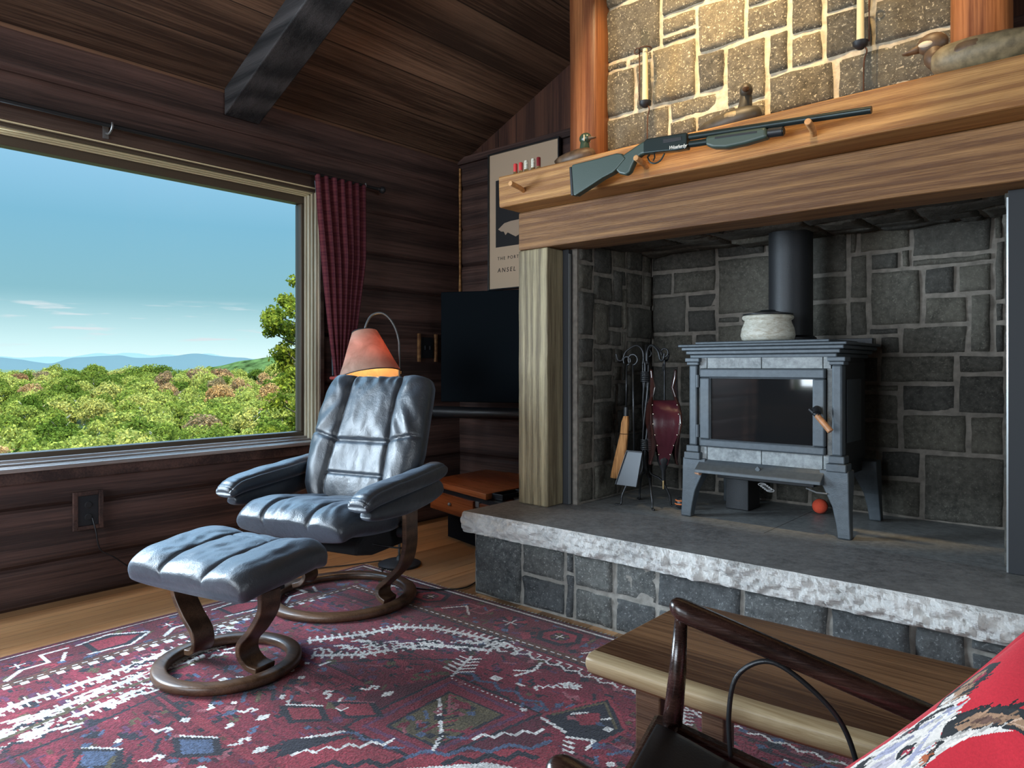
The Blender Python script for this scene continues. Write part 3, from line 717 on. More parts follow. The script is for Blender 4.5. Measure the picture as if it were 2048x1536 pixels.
M['leaf_r'] = leaf_mat('russet_leaves', (.24,.12,.06), (.24,.15,.08), (.22,.16,.08))
M['bark'] = plain('pale_bark', (.42,.38,.32), .9, var=.3, vs=2)
M['bark2'] = plain('brown_bark', (.10,.08,.06), .9, var=.3, vs=2)
def leaf_quads(P, Nn, size, rs, V, F, L):
    # one small bent quad per point
    n = len(P); r = rs.normal(size=(n,3)); Nn = Nn + .75*rs.normal(size=(n,3)); Nn /= np.linalg.norm(Nn, axis=1)[:,None]
    a = np.cross(Nn, r); a /= np.linalg.norm(a, axis=1)[:,None]; b = np.cross(Nn, a)
    s = size*(.6+.8*rs.random(n))[:,None]; base = len(V)
    q = np.stack([P-a*s*.5, P-b*s*.32, P+a*s*.5, P+b*s*.32], 1).reshape(-1,3)
    V.extend(map(tuple, q)); F.extend([(base+4*i, base+4*i+1, base+4*i+2, base+4*i+3) for i in range(n)]); L.extend(rs.random(n))
def crown_mesh(name, seed, R, H, n=2600, size=.62, lobes=34):
    rs = np.random.RandomState(seed); V = []; F = []; L = []
    th = rs.random(lobes)*2*PI; ph = np.arccos(rs.uniform(-.55, 1, lobes))
    C = np.stack([R*.68*np.sin(ph)*np.cos(th), R*.68*np.sin(ph)*np.sin(th), H*.62*np.cos(ph)], 1); C[0] = 0
    rad = R*rs.uniform(.26, .42, lobes); per = n//lobes
    for c, rr in zip(C, rad):
        d = rs.normal(size=(per,3)); d[:,2] = np.abs(d[:,2])*.9 - .25; d /= np.linalg.norm(d, axis=1)[:,None]
        leaf_quads(c + d*rr*(.8+.25*rs.random(per))[:,None], d, size, rs, V, F, L)
    nl = len(F)
    mb = MB(); mb.tube([(0,0,-H*1.6),(.1*R,0,-H*.6),(0,.06*R,H*.2)], [.2,.16,.08], 6)
    for k in range(7):
        t = rs.random()*2*PI; z = rs.uniform(-.5,.3)*H; mb.tube([(0,0,z),(R*.6*math.cos(t), R*.6*math.sin(t), z+H*.4)], [.07,.03], 4)
    b = len(V); V += mb.v; F += [tuple(i+b for i in f) for f in mb.f]; L += [.5]*len(mb.f)
    me = bpy.data.meshes.new(name); me.from_pydata(V, [], F); me.materials.append(M['leaf_g']); me.materials.append(M['bark'])
    me.polygons.foreach_set('material_index', np.array([0]*nl+[1]*(len(F)-nl), dtype=np.int32))
    at = me.attributes.new('leaf', 'FLOAT', 'FACE'); at.data.foreach_set('value', np.array(L, dtype=np.float32)); return me
crowns = [crown_mesh('tree_crown', 10+i, r, h, size=s_) for i, (r, h, s_) in enumerate(((4.6,4.4,.60),(4.2,5.4,.58),(5.2,4.6,.62),(3.8,4.8,.55),(4.8,5.4,.60)))]
rnd = random.Random(77); spots = []
tries = 0
while tries < 9000 and len(spots) < 270:
    tries += 1
    D = math.sqrt(rnd.uniform(88**2, 262**2)); u = rnd.uniform(-.80, -.24); p = out(D, u)
    if all((p-q[0]).length > 5.9 for q in spots): spots.append((p, D, u))
for p, D, u in spots:
    zt = canopy(D) + rnd.uniform(-1.3, 1.3); r = rnd.random()
    kind = 'leaf_g'
    if r < .16: kind = 'leaf_y'
    elif r < .235: kind = 'leaf_o'
    elif r < .27: kind = 'leaf_r'
    me = rnd.choice(crowns); o = bpy.data.objects.new('forest_tree', me); COL.objects.link(o)
    s = rnd.uniform(.78, 1.18); hgt = max(v for v in (4.4*s+1.2,))
    o.location = (p.x, p.y, zt-hgt); o.scale = (s, s, s*rnd.uniform(.9,1.15)); o.rotation_euler = (0, 0, rnd.uniform(0, 6.28))
    o.material_slots[0].link = 'OBJECT'; o.material_slots[0].material = M[kind]
    lab = {'leaf_g': 'green leafy tree of the forest seen through the picture window', 'leaf_y': 'yellow-green tree of the forest seen through the picture window',
           'leaf_o': 'orange-tinted autumn tree of the forest seen through the picture window', 'leaf_r': 'russet autumn tree of the forest seen through the picture window'}[kind]
    tag(o, lab, 'tree', {'leaf_g':'green forest trees','leaf_y':'yellow-green forest trees','leaf_o':'orange forest trees','leaf_r':'russet forest trees'}[kind])
# tall tree close to the right side of the window
def near_tree():
    rs = np.random.RandomState(5); V = []; F = []; L = []
    root = empty('tall_oak_tree', out(31, -.288, -9), label='tall yellow-green tree close outside the right edge of the window', cat='tree')
    mb = MB(); tr = catmull([(0,0,0),(.3,.2,6),(.1,0,11),(.5,.2,14)], 4); mb.tube(tr, [.22-.16*i/(len(tr)-1) for i in range(len(tr))], 8)
    lobes = []
    for z, r, n in ((4.2,2.2,9),(5.6,2.3,9),(7,1.9,8),(8.2,1.5,8),(9.2,1.4,8),(10.2,1.2,8),(11.2,1.5,9),(12.2,1.6,9),(13.1,1.2,8),(13.9,.7,4)):
        for k in range(n):
            t = rs.random()*2*PI; q = r*rs.uniform(.45, 1.0); e = (q*math.cos(t), q*math.sin(t), z+rs.uniform(-.5,.6)); mb.tube([(0.2,.1,z-.5), e], [.05,.015], 4); lobes.append((e, rs.uniform(.28,.55)))
    mb.build('trunk', M['bark2'], root)
    for e, rr in lobes:
        n = int(210*rr/.4); d = rs.normal(size=(n,3)); d /= np.linalg.norm(d, axis=1)[:,None]
        leaf_quads(np.array(e)+d*rr*(.4+.7*rs.random(n))[:,None]*np.array([1.15,1.15,.75]), d, .17, rs, V, F, L)
    me = bpy.data.meshes.new('foliage'); me.from_pydata(V, [], F); me.materials.append(leaf_mat('oak_leaves', (.17,.19,.022), (.17,.19,.025), (.17,.19,.025)))
    at = me.attributes.new('leaf', 'FLOAT', 'FACE'); at.data.foreach_set('value', np.array(L, dtype=np.float32))
    o = bpy.data.objects.new('foliage', me); COL.objects.link(o); o.parent = root
near_tree()
# birch trunk standing in front of the forest
mb = MB(); mb.tube([(0,0,0),(.12,0,4),(-.05,0,8),(.25,0,11)], [.16,.13,.10,.04], 8); mb.tube([(0,0,6.5),(1.2,0,8.6)], [.06,.03], 6); mb.tube([(0,0,5.4),(-1.1,0,7.6)], [.05,.02], 6)
o = mb.build('birch_trunk', M['bark']); o.location = out(84, -.588, -20.3); tag(o, 'thin bare pale trunk standing in front of the forest crowns', 'tree')
# mountains
def ridge(name, D, pts, mat, label, th=200):
    vs = []; fs = []
    us = np.linspace(pts[0][0], pts[-1][0], 260); zs = np.interp(us, [p[0] for p in pts], [p[1] for p in pts])
    ker = np.ones(7)/7; zs = np.convolve(np.pad(zs, 3, 'edge'), ker, 'valid')
    for i, (u, z) in enumerate(zip(us, zs)):
        zz = 1.05 + z/1428*D + D*.0007*N3(u*40, D, 3); vs += [tuple(out(D-D*.12, u, -40)), tuple(out(D-D*.05, u, zz*.5-10)), tuple(out(D, u, zz)), tuple(out(D+D*.1, u, -40))]
    for i in range(len(us)-1):
        for k in range(3): a = i*4+k; fs.append((a, a+1, a+5, a+4))
    o = mesh_obj(name, vs, fs, mat, smooth=True); tag(o, label, 'mountain'); return o
def px(L): return [((x-1024)/1428, 734-y) for x, y in L]
M['mt1'] = plain('hazed_far_mountain', (.125,.165,.155), 1, spec=0); M['mt2'] = plain('hazed_mid_mountain', (.075,.105,.105), 1, spec=0); M['hill'] = plain('wooded_hill', (.045,.068,.020), 1, spec=0, var=.7, vs=.09)  # distance haze is painted into the two mountain colours
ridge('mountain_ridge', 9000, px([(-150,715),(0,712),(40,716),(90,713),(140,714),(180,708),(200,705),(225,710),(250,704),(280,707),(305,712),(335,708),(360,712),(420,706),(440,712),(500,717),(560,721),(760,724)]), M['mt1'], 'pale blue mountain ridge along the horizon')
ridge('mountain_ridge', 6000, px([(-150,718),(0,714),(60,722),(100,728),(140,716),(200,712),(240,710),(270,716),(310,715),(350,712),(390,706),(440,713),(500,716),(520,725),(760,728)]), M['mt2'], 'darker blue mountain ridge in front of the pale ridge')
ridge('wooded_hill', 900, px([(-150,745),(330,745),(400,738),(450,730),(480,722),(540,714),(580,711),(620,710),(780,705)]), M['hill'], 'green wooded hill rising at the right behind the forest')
# ================================================================== CURTAIN
def curtain():
    nu, nv = 90, 70; vs = []; fs = []
    for j in range(nv+1):
        z = 2.155 - (2.155-.12)*j/nv
        l = ip(z, [.12,.80,.97,1.3,1.7,2.155], [2.44,2.475,2.492,2.445,2.40,2.352]); r = ip(z, [.12,.8,.97,1.3,1.7,2.155], [2.70,2.62,2.555,2.64,2.70,2.705])
        amp = ip(z, [.12,.8,.97,1.1,1.6,2.155], [.030,.020,.012,.016,.024,.022])
        for i in range(nu+1):
            u = i/nu; y = l + (r-l)*u + .004*math.sin(u*40)
            x = -3.535 + amp*math.sin(u*2*PI*6.5+.3*math.sin(z*3)) + .006*N3(u*9, z*3, 1) + .012*(1-abs(2*u-1))
            vs.append((x, y, z))
    for j in range(nv):
        for i in range(nu): a = j*(nu+1)+i; fs.append((a, a+1, a+nu+2, a+nu+1))
    root = empty('plaid_curtain', (-3.535, 2.5, 0), label='red plaid curtain tied back at the right of the picture window', cat='curtain')
    o = mesh_obj('cloth', vs, fs, M['curtain'], smooth=True); uv = o.data.uv_layers.new(name='UVMap')
    for lp in o.data.loops: k = lp.vertex_index; uv.data[lp.index].uv = ((k % (nu+1))/nu, (k//(nu+1))/nv)
    s = o.modifiers.new('solid', 'SOLIDIFY'); s.thickness = .003
    off(o, root)
    mb = MB(); mb.tube(catmull([(-3.50,2.485,.985),(-3.475,2.525,.975),(-3.50,2.57,.985),(-3.56,2.57,.99),(-3.59,2.525,.985),(-3.56,2.482,.985),(-3.50,2.485,.985)],5), .010, 8)
    mb.tube(catmull([(-3.50,2.483,.985),(-3.495,2.478,.95),(-3.50,2.465,.90),(-3.495,2.470,.84)],5), [.008]*8+[.012]*4+[.010]*4, 8)
    mb.ball((-3.50,2.482,.985), .016, 10, 8)
    off(mb.build('tie_cord', plain('red_cord', (.42,.07,.06), .8), smooth=True), root)
    mb = MB(); mb.tube([(-3.54,2.360,2.12),(-3.54,2.47,1.35),(-3.55,2.488,1.0)], .005, 6)
    off(mb.build('pull_cord', plain('slate_cord', (.12,.16,.20), .8), smooth=True), root)
curtain()
root = empty('curtain_rod', (-3.53, 1.2, 2.155), label='dark curtain rod with a round finial above the picture window', cat='curtain rod')
mb = MB(); mb.tube([(0,-1.9,0),(0,1.61,0)], .0095, 10); mb.build('rod', M['iron_dark'], root, smooth='auto')
mb = MB(); mb.lathe([(.004,0),(.010,.004),(.012,.010),(.008,.016),(.012,.022),(.020,.030),(.022,.042),(.016,.054),(.004,.060)], Matrix.Translation((0,1.60,0)) @ Matrix.Rotation(-PI/2, 4, 'X'), 18)
mb.build('finial', M['iron_dark'], root, smooth=True)
for y in (-1.3, .07, 1.50):
    mb = MB(); mb.box(-.072,-.062,y-.012,y+.012,-.045,.02); mb.tube(catmull([(-.062,y,-.02),(-.03,y,-.03),(0,y,-.022),(.016,y,-.004),(.012,y,.012)],4), .005, 6)
    mb.build('bracket', M['grey'], root)
# ================================================================== WALL FITTINGS
root = empty('wall_outlet', (-3.61, 1.20, .395), label='small dark outlet plate in a wooden surround below the window', cat='outlet')
mb = MB()
for a in ((-.063,-.043,-.088,.088),(.043,.063,-.088,.088),(-.043,.043,.068,.088),(-.043,.043,-.088,-.070)): mb.box(-.004,.012,a[0],a[1],a[2],a[3])
mb.build('surround', M['logx'], root, bevel=.002)
mb = MB(); mb.box(-.002,.006,-.043,.043,-.07,.068); mb.build('plate', M['black'], root, bevel=.002)
for z in (.025, -.03):
    mb = MB(); mb.lathe([(.0,.0),(.016,0),(.016,.003),(.013,.004)], Matrix.Translation((.006,0,z)) @ Matrix.Rotation(PI/2, 4, 'Y'), 16); mb.build('socket', M['iron_dark'], root)
mb = MB(); mb.tube(catmull([(-3.60,1.215,.36),(-3.585,1.225,.30),(-3.59,1.245,.21),(-3.585,1.30,.165),(-3.585,1.37,.10),(-3.57,1.46,.02),(-3.52,1.60,.006),(-3.3,1.95,.006),(-3.13,2.25,.006),(-3.04,2.44,.010)],6), .0035, 6)
tag(mb.build('lamp_cord', M['black'], smooth=True), 'thin black lamp cord running down the wall from the outlet', 'cord')
mb = MB(); mb.tube(catmull([(-2.93,2.37,.006),(-2.86,2.30,.0145),(-2.70,2.25,.0145),(-2.52,2.24,.0145),(-2.42,2.30,.0145),(-2.38,2.42,.006),(-2.45,2.62,.006)],6), .0035, 6)
tag(mb.build('trailing_cord', M['black'], smooth=True), 'thin black cord lying on the floor under the recliner', 'cord')
root = empty('light_switch', (-3.61, 3.285, 1.18), label='dark light switch plate with a wooden edge near the room corner', cat='switch')
mb = MB()
for a in ((-.085,-.068,-.095,.095),(.068,.085,-.095,.095)): mb.box(-.004,.016,a[0],a[1],a[2],a[3])
mb.build('surround', M['beam'], root, bevel=.002)
mb = MB(); mb.box(-.002,.006,-.055,.055,-.07,.07); mb.build('plate', M['black'], root, bevel=.003)
for y in (-.022,.022): mb = MB(); mb.box(.006,.014,y-.006,y+.006,-.014,.014); mb.build('toggle', M['black'], root, bevel=.002)
# ================================================================== POSTER
root = empty('framed_poster', (-3.0, 3.58, 2.03), label='tan exhibition poster in a thin black frame on the back wall', cat='poster')
mb = MB()
for a in ((-.303,-.294,-.462,.462),(.294,.303,-.462,.462),(-.294,.294,.453,.462),(-.294,.294,-.462,-.453)): mb.box(a[0],a[1],-.022,.0,a[2],a[3])
mb.build('frame', M['black'], root, bevel=.002)
mb = MB(); mb.box(-.294,.294,-.008,0,-.453,.453); mb.build('print', M['matte'], root)
mb = MB(); mb.box(-.238,.24,-.0095,-.008,-.175,.275); mb.build('picture_block', M['ink'], root)
mb = MB(); mb.prism([(-.215,-.055),(-.16,-.02),(-.10,-.012),(-.02,-.01),(.05,-.03),(.02,-.09),(-.06,-.12),(-.13,-.085),(-.15,-.10),(-.165,-.075),(-.19,-.072)], -.0105, -.0096); fixn(mb.build('pale_shape', M['paleprint'], root))
def text(s, name, loc, size, mat, parent, rot=(PI/2,0,0), sp=1.0, ext=.0006, shear=0, align='LEFT', width=None):
    cu = bpy.data.curves.new(name, 'FONT'); cu.body = s; cu.size = size; cu.extrude = ext; cu.space_character = sp; cu.shear = shear; cu.align_x = align
    if width: cu.offset = width
    tmp = bpy.data.objects.new(name+'_tmp', cu); COL.objects.link(tmp)
    dg = bpy.context.evaluated_depsgraph_get(); dg.update(); me = bpy.data.meshes.new_from_object(tmp.evaluated_get(dg)); bpy.data.objects.remove(tmp)
    me.materials.clear(); me.materials.append(mat); o = bpy.data.objects.new(name, me); COL.objects.link(o); o.location = loc; o.rotation_euler = rot; o.parent = parent; return o
text('THE PORTFOLIOS OF', 'lettering', (-.222,-.009,-.262), .030, M['ink'], root, sp=1.45)
text('ANSEL ADAMS', 'lettering', (-.222,-.009,-.345), .042, M['ink'], root, sp=1.45, shear=.12)
# ================================================================== SCREEN, CHEST
tv = empty('flat_screen', (-3.12, 3.33, 1.18), math.radians(24), label='large black flat screen standing in the dark corner', cat='television')
mb = MB(); mb.box(-.29,.275,-.02,.02,-.355,.355); mb.build('housing', M['screen'], tv, bevel=.006)
mb = MB(); mb.box(-.278,.263,-.0225,-.020,-.335,.345); mb.build('screen', M['screen'], tv)
mb = MB(); mb.box(-.05,.05,.02,.05,-.1,.1); mb.tube([(0,.05,0),(0,.14,0)], .02, 8); mb.build('bracket', M['black'], tv)
sb = empty('soundbar', (-3.02, 3.22, .765), math.radians(14), label='long rounded black soundbar under the flat screen', cat='speaker')
mb = MB(); mb.tube([(-.36,0,0),(.36,0,0)], .036, 20); mb.build('body', M['black'], sb, smooth='auto', bevel=.008)
mb = MB(); mb.tube([(-.2,.03,-.01),(-.2,.36,-.01)], .008, 6); mb.build('bracket', M['black'], sb)
mb = MB(); mb.tube([(.2,.03,-.01),(.2,.30,-.01)], .008, 6); mb.build('bracket', M['black'], sb)
ch = empty('low_chest', (-2.87, 2.85, 0), math.radians(-13), label='low polished wooden chest with drawers beside the hearth', cat='chest')
mb = MB(); mb.prism([(-.34,.005),(.271,.005),(.10,.68),(-.50,.52)], .337, .370, 'z'); fixn(mb.build('top', M['chest'], ch, bevel=.004))
mb = MB(); mb.box(-.33,.40,.02,.58,.195,.335); mb.build('body', M['black'], ch)
mb = MB(); mb.prism([(.275,.055),(.45,.13),(.36,.66),(.13,.60)], .318, .336, 'z'); fixn(mb.build('side_shelf', M['chest'], ch, bevel=.003))
for x0, x1 in ((-.32,.150),(.215,.40)):
    d = MB(); d.box(x0,x1,.0,.018,.205,.312); dr = d.build('drawer', M['chest'], ch, bevel=.003)
    k = MB(); k.ball(((x0+x1)/2-.0, -.008, .262), .010, 12, 8); k.build('knob', M['grey'], dr, smooth=True)
mb = MB(); mb.box(.165,.20,.006,.018,.285,.315); mb.build('hinge_plate', M['grey'], ch, bevel=.001)
mb = MB(); mb.box(-.38,.36,.16,.56,0,.195); mb.build('plinth', plain('shade_black', (.004,.004,.005), .95, spec=.1), ch)  # block coloured near-black to stand in for the shade under the chest
tr = empty('black_tray', (-2.560, 2.97, .3365), math.radians(-3), label='narrow black tray lying along the chest side shelf', cat='tray')
mb = MB(); mb.box(-.04,.04,-.13,.22,0,.006)
mb.build('base', M['black'], tr, bevel=.002)
mb = MB()
for a in ((-.043,-.036,-.13,.22),(.036,.043,-.13,.22),(-.036,.036,-.13,-.123),(-.036,.036,.213,.22),(-.036,.036,.05,.056)): mb.box(a[0],a[1],a[2],a[3],.006,.032)
mb.build('rim', M['black'], tr, bevel=.002)
mb = MB(); mb.lathe([(0,0),(.055,0),(.075,.004),(.080,.010),(.074,.008),(.050,.005),(0,.004)], None, 32)
o = mb.build('round_coaster', plain('dark_slate', (.05,.055,.06), .35), smooth=True); o.location = (-2.455, 2.965, .3365); tag(o, 'round dark slate dish on the chest shelf beside the timber post', 'dish')
bb = empty('small_wooden_box', (-2.52, 3.24, .3685), 0, label='small plain wooden box at the back of the chest', cat='box')
mb = MB(); mb.box(-.16,.12,-.07,.07,0,.085); mb.build('body', M['beam'], bb, bevel=.002)
mb = MB(); mb.box(-.163,.123,-.073,.073,.085,.093); mb.build('lid', M['beam'], bb, bevel=.002)
mb = MB(); mb.prism([(-.10,0),(-.055,.29),(-.03,.31),(.11,.31),(.11,0)], -.009, .009)
o = fixn(mb.build('leaning_board', plain('pinkish_board', (.36,.19,.13), .6, var=.15, vs=20), bevel=.003)); o.location = (-2.56, 3.262, .463); o.rotation_euler = (-.14, 0, 0); tag(o, 'tapered pinkish wooden board leaning on the small box', 'board')
hp = empty('headphones', (-2.505, 3.19, .463), 0, label='black headphones hooked against the leaning board', cat='headphones')
mb = MB(); mb.tube([(.040*math.cos(t), .012, .058+.045*math.sin(t)) for t in np.linspace(0, PI, 14)], .006, 8); mb.build('headband', M['black'], hp, smooth=True)
for x in (-.042, .042): mb = MB(); mb.ball((x, .005, .034), .03, 16, 10, (.55,.6,1.05)); mb.build('ear_cup', M['black'], hp, smooth=True)
# ================================================================== FLOOR LAMP
lp = empty('floor_lamp', (-2.93, 2.47, 0), label='arched floor lamp with a glowing reddish mica shade behind the recliner', cat='lamp')
mb = MB(); mb.lathe([(0,0),(.110,0),(.112,.012),(.085,.022),(.02,.03),(.012,.05),(0,.05)], None, 32); mb.build('foot', M['iron_dark'], lp, smooth='auto')
mb = MB(); mb.tube(catmull([(0,0,.03),(0,0,.6),(0,0,1.10),(-.005,-.005,1.21),(-.03,-.025,1.29),(-.07,-.055,1.335),(-.115,-.09,1.325),(-.135,-.115,1.27),(-.14,-.12,1.222)],8), .0065, 10); mb.build('pole', plain('aged_steel', (.09,.09,.09), .4, .5), lp, smooth=True)
TS = Matrix.Translation((-.14,-.12,1.236)) @ Vector((0,0,-1)).rotation_difference(Vector((.756*.13+.79*.22, .655*.13-.61*.22, -1))).to_matrix().to_4x4()
sh = MB(); sh.lathe([(.066,0),(.10,-.085),(.133,-.17),(.165,-.243)], TS, 48); sh.f = [f for f in sh.f if len(f) == 4]; sh.m = [0]*len(sh.f)
so = sh.build('lamp_shade', M['shade'], lp, smooth=True)
si = MB(); si.lathe([(.064,-.001),(.098,-.085),(.131,-.17),(.1635,-.243)], TS, 48); si.f = [tuple(reversed(f)) for f in si.f if len(f) == 4]; si.m = [0]*len(si.f)
mb = MB()
for r, z in ((.066,0),(.165,-.243)): mb.tube([TS @ Vector((r*math.cos(t), r*math.sin(t), z)) for t in np.linspace(0, 2*PI, 49)[:-1]], .0028, 6, closed=True)
mb.build('shade_rim', M['iron_dark'], so, smooth=True)
mb = MB(); mb.tube([TS @ Vector((-.066,0,0)), TS @ Vector((.066,0,0))], .002, 6); mb.tube([TS @ Vector((0,-.066,0)), TS @ Vector((0,.066,0))], .002, 6); mb.lathe([(0,-.0),(.014,-.002),(.016,-.05),(.010,-.06),(0,-.06)], TS, 14); mb.build('socket', M['brass2'], lp)
mb = MB(); mb.ball(TS @ Vector((0,0,-.095)), .028, 20, 12); mb.build('bulb', M['bulb'], lp, smooth=True)
L = light('POINT', 'lamp_bulb_light', (0,0,0), 4, (1.0, .52, .18), shadow_soft_size=.03); L.parent = lp; L.location = TS @ Vector((.0,0,-.14))
# ================================================================== RECLINER AND OTTOMAN
def pad(name, curve, Wf, Tf, mat, parent, puff=None, nu=72, nv=90, bow=0.0, p=3.2, q=5.0, wr=(.004, 9, 26), seed=0, back=.6, xoff=0.0, tilt=None):
    P = catmull([(0, a, b) for a, b in curve], 24); n = len(P)
    def at(v):
        f = v*(n-1); i = min(int(f), n-2); t = f-i; c = P[i]*(1-t)+P[i+1]*t
        d = (P[min(i+2, n-1)]-P[max(i-1, 0)]).normalized(); nn = Vector((0, -d.z, d.y)); nn = -nn if nn.z < -.5 else nn; return c, nn, d
    L = sum((P[i+1]-P[i]).length for i in range(n-1)); vs = []; fs = []
    vv = [(.5-.5*math.cos(PI*j/nv))*.45+(j/nv)*.55 for j in range(nv+1)]
    uu = [math.sin((i/nu*2-1)*PI/2)*.5+(i/nu*2-1)*.5 for i in range(nu+1)]
    nb = nu//2; ub = [math.sin((1-2*i/nb)*PI/2)*.5+(1-2*i/nb)*.5 for i in range(1, nb)]
    ring = [(u, 1) for u in uu] + [(u, -1) for u in ub]; m = len(ring)
    for v in vv:
        c, nn, d = at(v); w = Wf(v); T = Tf(v); e = max(0, 1-abs(2*v-1)**q)**(1/q)
        for u, s in ring:
            hh = max(0, 1-abs(u)**p)**(1/p)
            h = T/2*hh*e
            x = u*w/2*(.90+.10*e)
            off_ = 0
            if s > 0 and puff is not None:
                off_ = puff(u, v, x, w, L)*min(1, hh*1.3)*min(1, e*1.3)
                off_ += wr[0]*hh*e*(N3(x*wr[1]*2.2+seed, v*wr[1]*.9, 1)+.5*N3(x*wr[2]+seed, v*wr[2]*.45+x*9, 4))
            hv = (h+off_) if s > 0 else -h*back
            b = bow*u*u*hh
            vs.append(c + Vector((x+xoff, 0, 0)) + nn*(hv+b))
    for j in range(nv):
        for k in range(m): fs.append((j*m+k, j*m+(k+1) % m, (j+1)*m+(k+1) % m, (j+1)*m+k))
    fs += [tuple(range(m-1, -1, -1)), tuple(nv*m+k for k in range(m))]
    return fixn(mesh_obj(name, vs, fs, mat, parent, smooth=True))
def seam(d, w=.011, depth=.020): return -depth*math.exp(-(abs(d)/(w*.7))**1.5)
chair = empty('recliner', (-2.68, 1.93, .0105), math.radians(14), label='navy leather recliner with channelled back and curved walnut ring base', cat='recliner')
def back_puff(u, v, x, w, L):
    su = ip(v, [0, .35, .62, 1], [.60, .50, .46, .50])
    r = seam((abs(u)-su)*w/2) + .016*(1-min(1, (abs(abs(u)-(su+1)/2)/((1-su)/2))**2))*(1 if abs(u) > su else 0)
    if abs(u) < su:
        r += seam((v-.44)*L, .008, .022) + seam((v-.235)*L, .007, .016) + .013*(1-(u/su)**2)*(1-min(1, abs((v-.72)/.28)**4)) + .006*(1-(u/su)**2)
        # creases fan out below the head cushion
        r += .0035*math.sin(x*95+N3(x*8, v*5, 2)*5)*math.exp(-((v-.93)/.09)**2) + .0035*math.sin((x*.7+v*L*.7)*70)*math.exp(-((v-.50)/.10)**2)*(u+.6)
    else:
        r += seam((v-.49+.09*(1-abs(u)))*L, .007, .017)
        r += .0045*math.sin((abs(x)*.9+v*L*.8)*75+u*3)*math.exp(-((v-.56)/.13)**2) + .0045*math.sin((abs(x)*.9-v*L*.5)*60)*math.exp(-((v-.83)/.10)**2)
    return r
pad('backrest', [(.10,.40),(.135,.50),(.185,.64),(.24,.79),(.290,.91),(.318,.975)], lambda v: ip(v, [0,.15,.4,.62,.85,1], [.50,.60,.64,.62,.595,.55]), lambda v: ip(v, [0,.3,.7,1], [.15,.16,.155,.13]), M['leather'], chair, back_puff, 110, 150, bow=.045, seed=3, xoff=.004)
def seat_puff(u, v, x, w, L):
    r = seam((abs(u)-.42)*w/2, .009, .013) + .010*(1-min(1, (abs(u)/.42)**2) if abs(u) < .42 else 1-min(1, (abs(abs(u)-.71)/.29)**2))
    r += .0028*math.sin(x*80+v*9+N3(x*6, v*4, 3)*6)*math.exp(-((v-.76)/.14)**2)
    return r
pad('seat', [(.17,.385),(.05,.375),(-.10,.385),(-.22,.402),(-.30,.398),(-.355,.368)], lambda v: ip(v, [0,.3,1], [.50,.60,.585]), lambda v: ip(v, [0,.5,.85,1], [.13,.155,.150,.13]), M['leather'], chair, seat_puff, 100, 110, seed=8, bow=.01, xoff=.015, q=4.0, back=.95)
for s in (-1, 1):
    def arm_puff(u, v, x, w, L, s=s): return seam((v-.93)*L, .006, .006) + .004*math.sin(v*L*150)*math.exp(-((v-.88)/.07)**2)*(1-abs(u)) + seam((abs(u)-.80)*w/2, .006, .006)
    a = pad('armrest', [(.24,.575),(.15,.562),(.0,.548),(-.16,.535),(-.28,.520),(-.345,.492)], lambda v: ip(v, [0,.5,.9,1], [.095,.118,.112,.095]), lambda v: ip(v, [0,.4,.8,1], [.10,.085,.085,.075]), M['leather'], chair, arm_puff, 40, 100, p=2.6, seed=12+s, xoff=s*.362, q=3.6, back=.9)
    b = pad('arm_panel', [(.22,.49),(.10,.47),(-.05,.455),(-.20,.452),(-.30,.455)], lambda v: ip(v, [0,.5,1], [.070,.080,.055]), lambda v: ip(v, [0,.5,1], [.13,.12,.07]), M['leather'], chair, None, 30, 50, p=2.6, seed=22+s, xoff=s*.365, q=4)
    pth = catmull([(s*.352,.02,.475),(s*.352,.02,.36),(s*.350,.02,.27),(s*.325,.02,.19),(s*.262,.02,.125),(s*.212,.02,.078),(s*.222,.01,.045),(s*.262,.0,.030)], 8)
    mb = MB(); mb.strip(pth, (0,1,0), .088, .022); mb.build('leg', M['chairwood'], chair, bevel=.004, smooth='auto')
    kn = MB(); kn.lathe([(0,-.02),(.022,-.02),(.022,.008),(.015,.014),(0,.014)], Matrix.Translation((s*.33,.0,.33)) @ Matrix.Rotation(s*PI/2, 4, 'Y'), 18); kn.build('recline_knob', M['black'], chair, smooth='auto')
def ring(name, R, w, h, parent):
    prof = []; 
    for t in np.linspace(0, 2*PI, 21)[:-1]:
        c, s = math.cos(t), math.sin(t); prof.append((R-w/2+w/2*math.copysign(abs(c)**.6, c), h/2+h/2*math.copysign(abs(s)**.6, s)))
    mb = MB(); mb.lathe(prof, None, 72, closed=True); return fixn(mb.build(name, M['chairwood'], parent, smooth=True))
ring('ring_base', .33, .058, .034, chair)
mb = MB(); mb.prism([(-.20,.32),(-.22,.27),(-.10,.245),(.14,.25),(.20,.30),(.17,.40),(-.15,.36)], -.24, .26, 'x'); fixn(mb.build('seat_pan', M['fabric_dark'], chair, bevel=.02))
mb = MB(); mb.tube([(-.34,.02,.36),(.34,.02,.36)], .012, 10); mb.build('cross_bar', M['black'], chair)
mb = MB(); mb.prism([(-.02,.255),(.10,.262),(.05,.235),(.0,.23)], -.24, -.238, 'y'); mb.build('care_tag', M['white'], chair)
mb = MB(); mb.tube(catmull([(.20,-.16,.36),(.245,-.14,.31),(.29,-.05,.275),(.335,.0,.262)],6), .0035, 6); mb.ball((.335,.0,.262), .010, 10, 8); mb.build('tension_lever', M['black'], chair)
ott = empty('ottoman', (-2.372, 1.232, .0105), math.radians(13), label='navy leather ottoman with a saddle-shaped top on a walnut ring base', cat='ottoman')
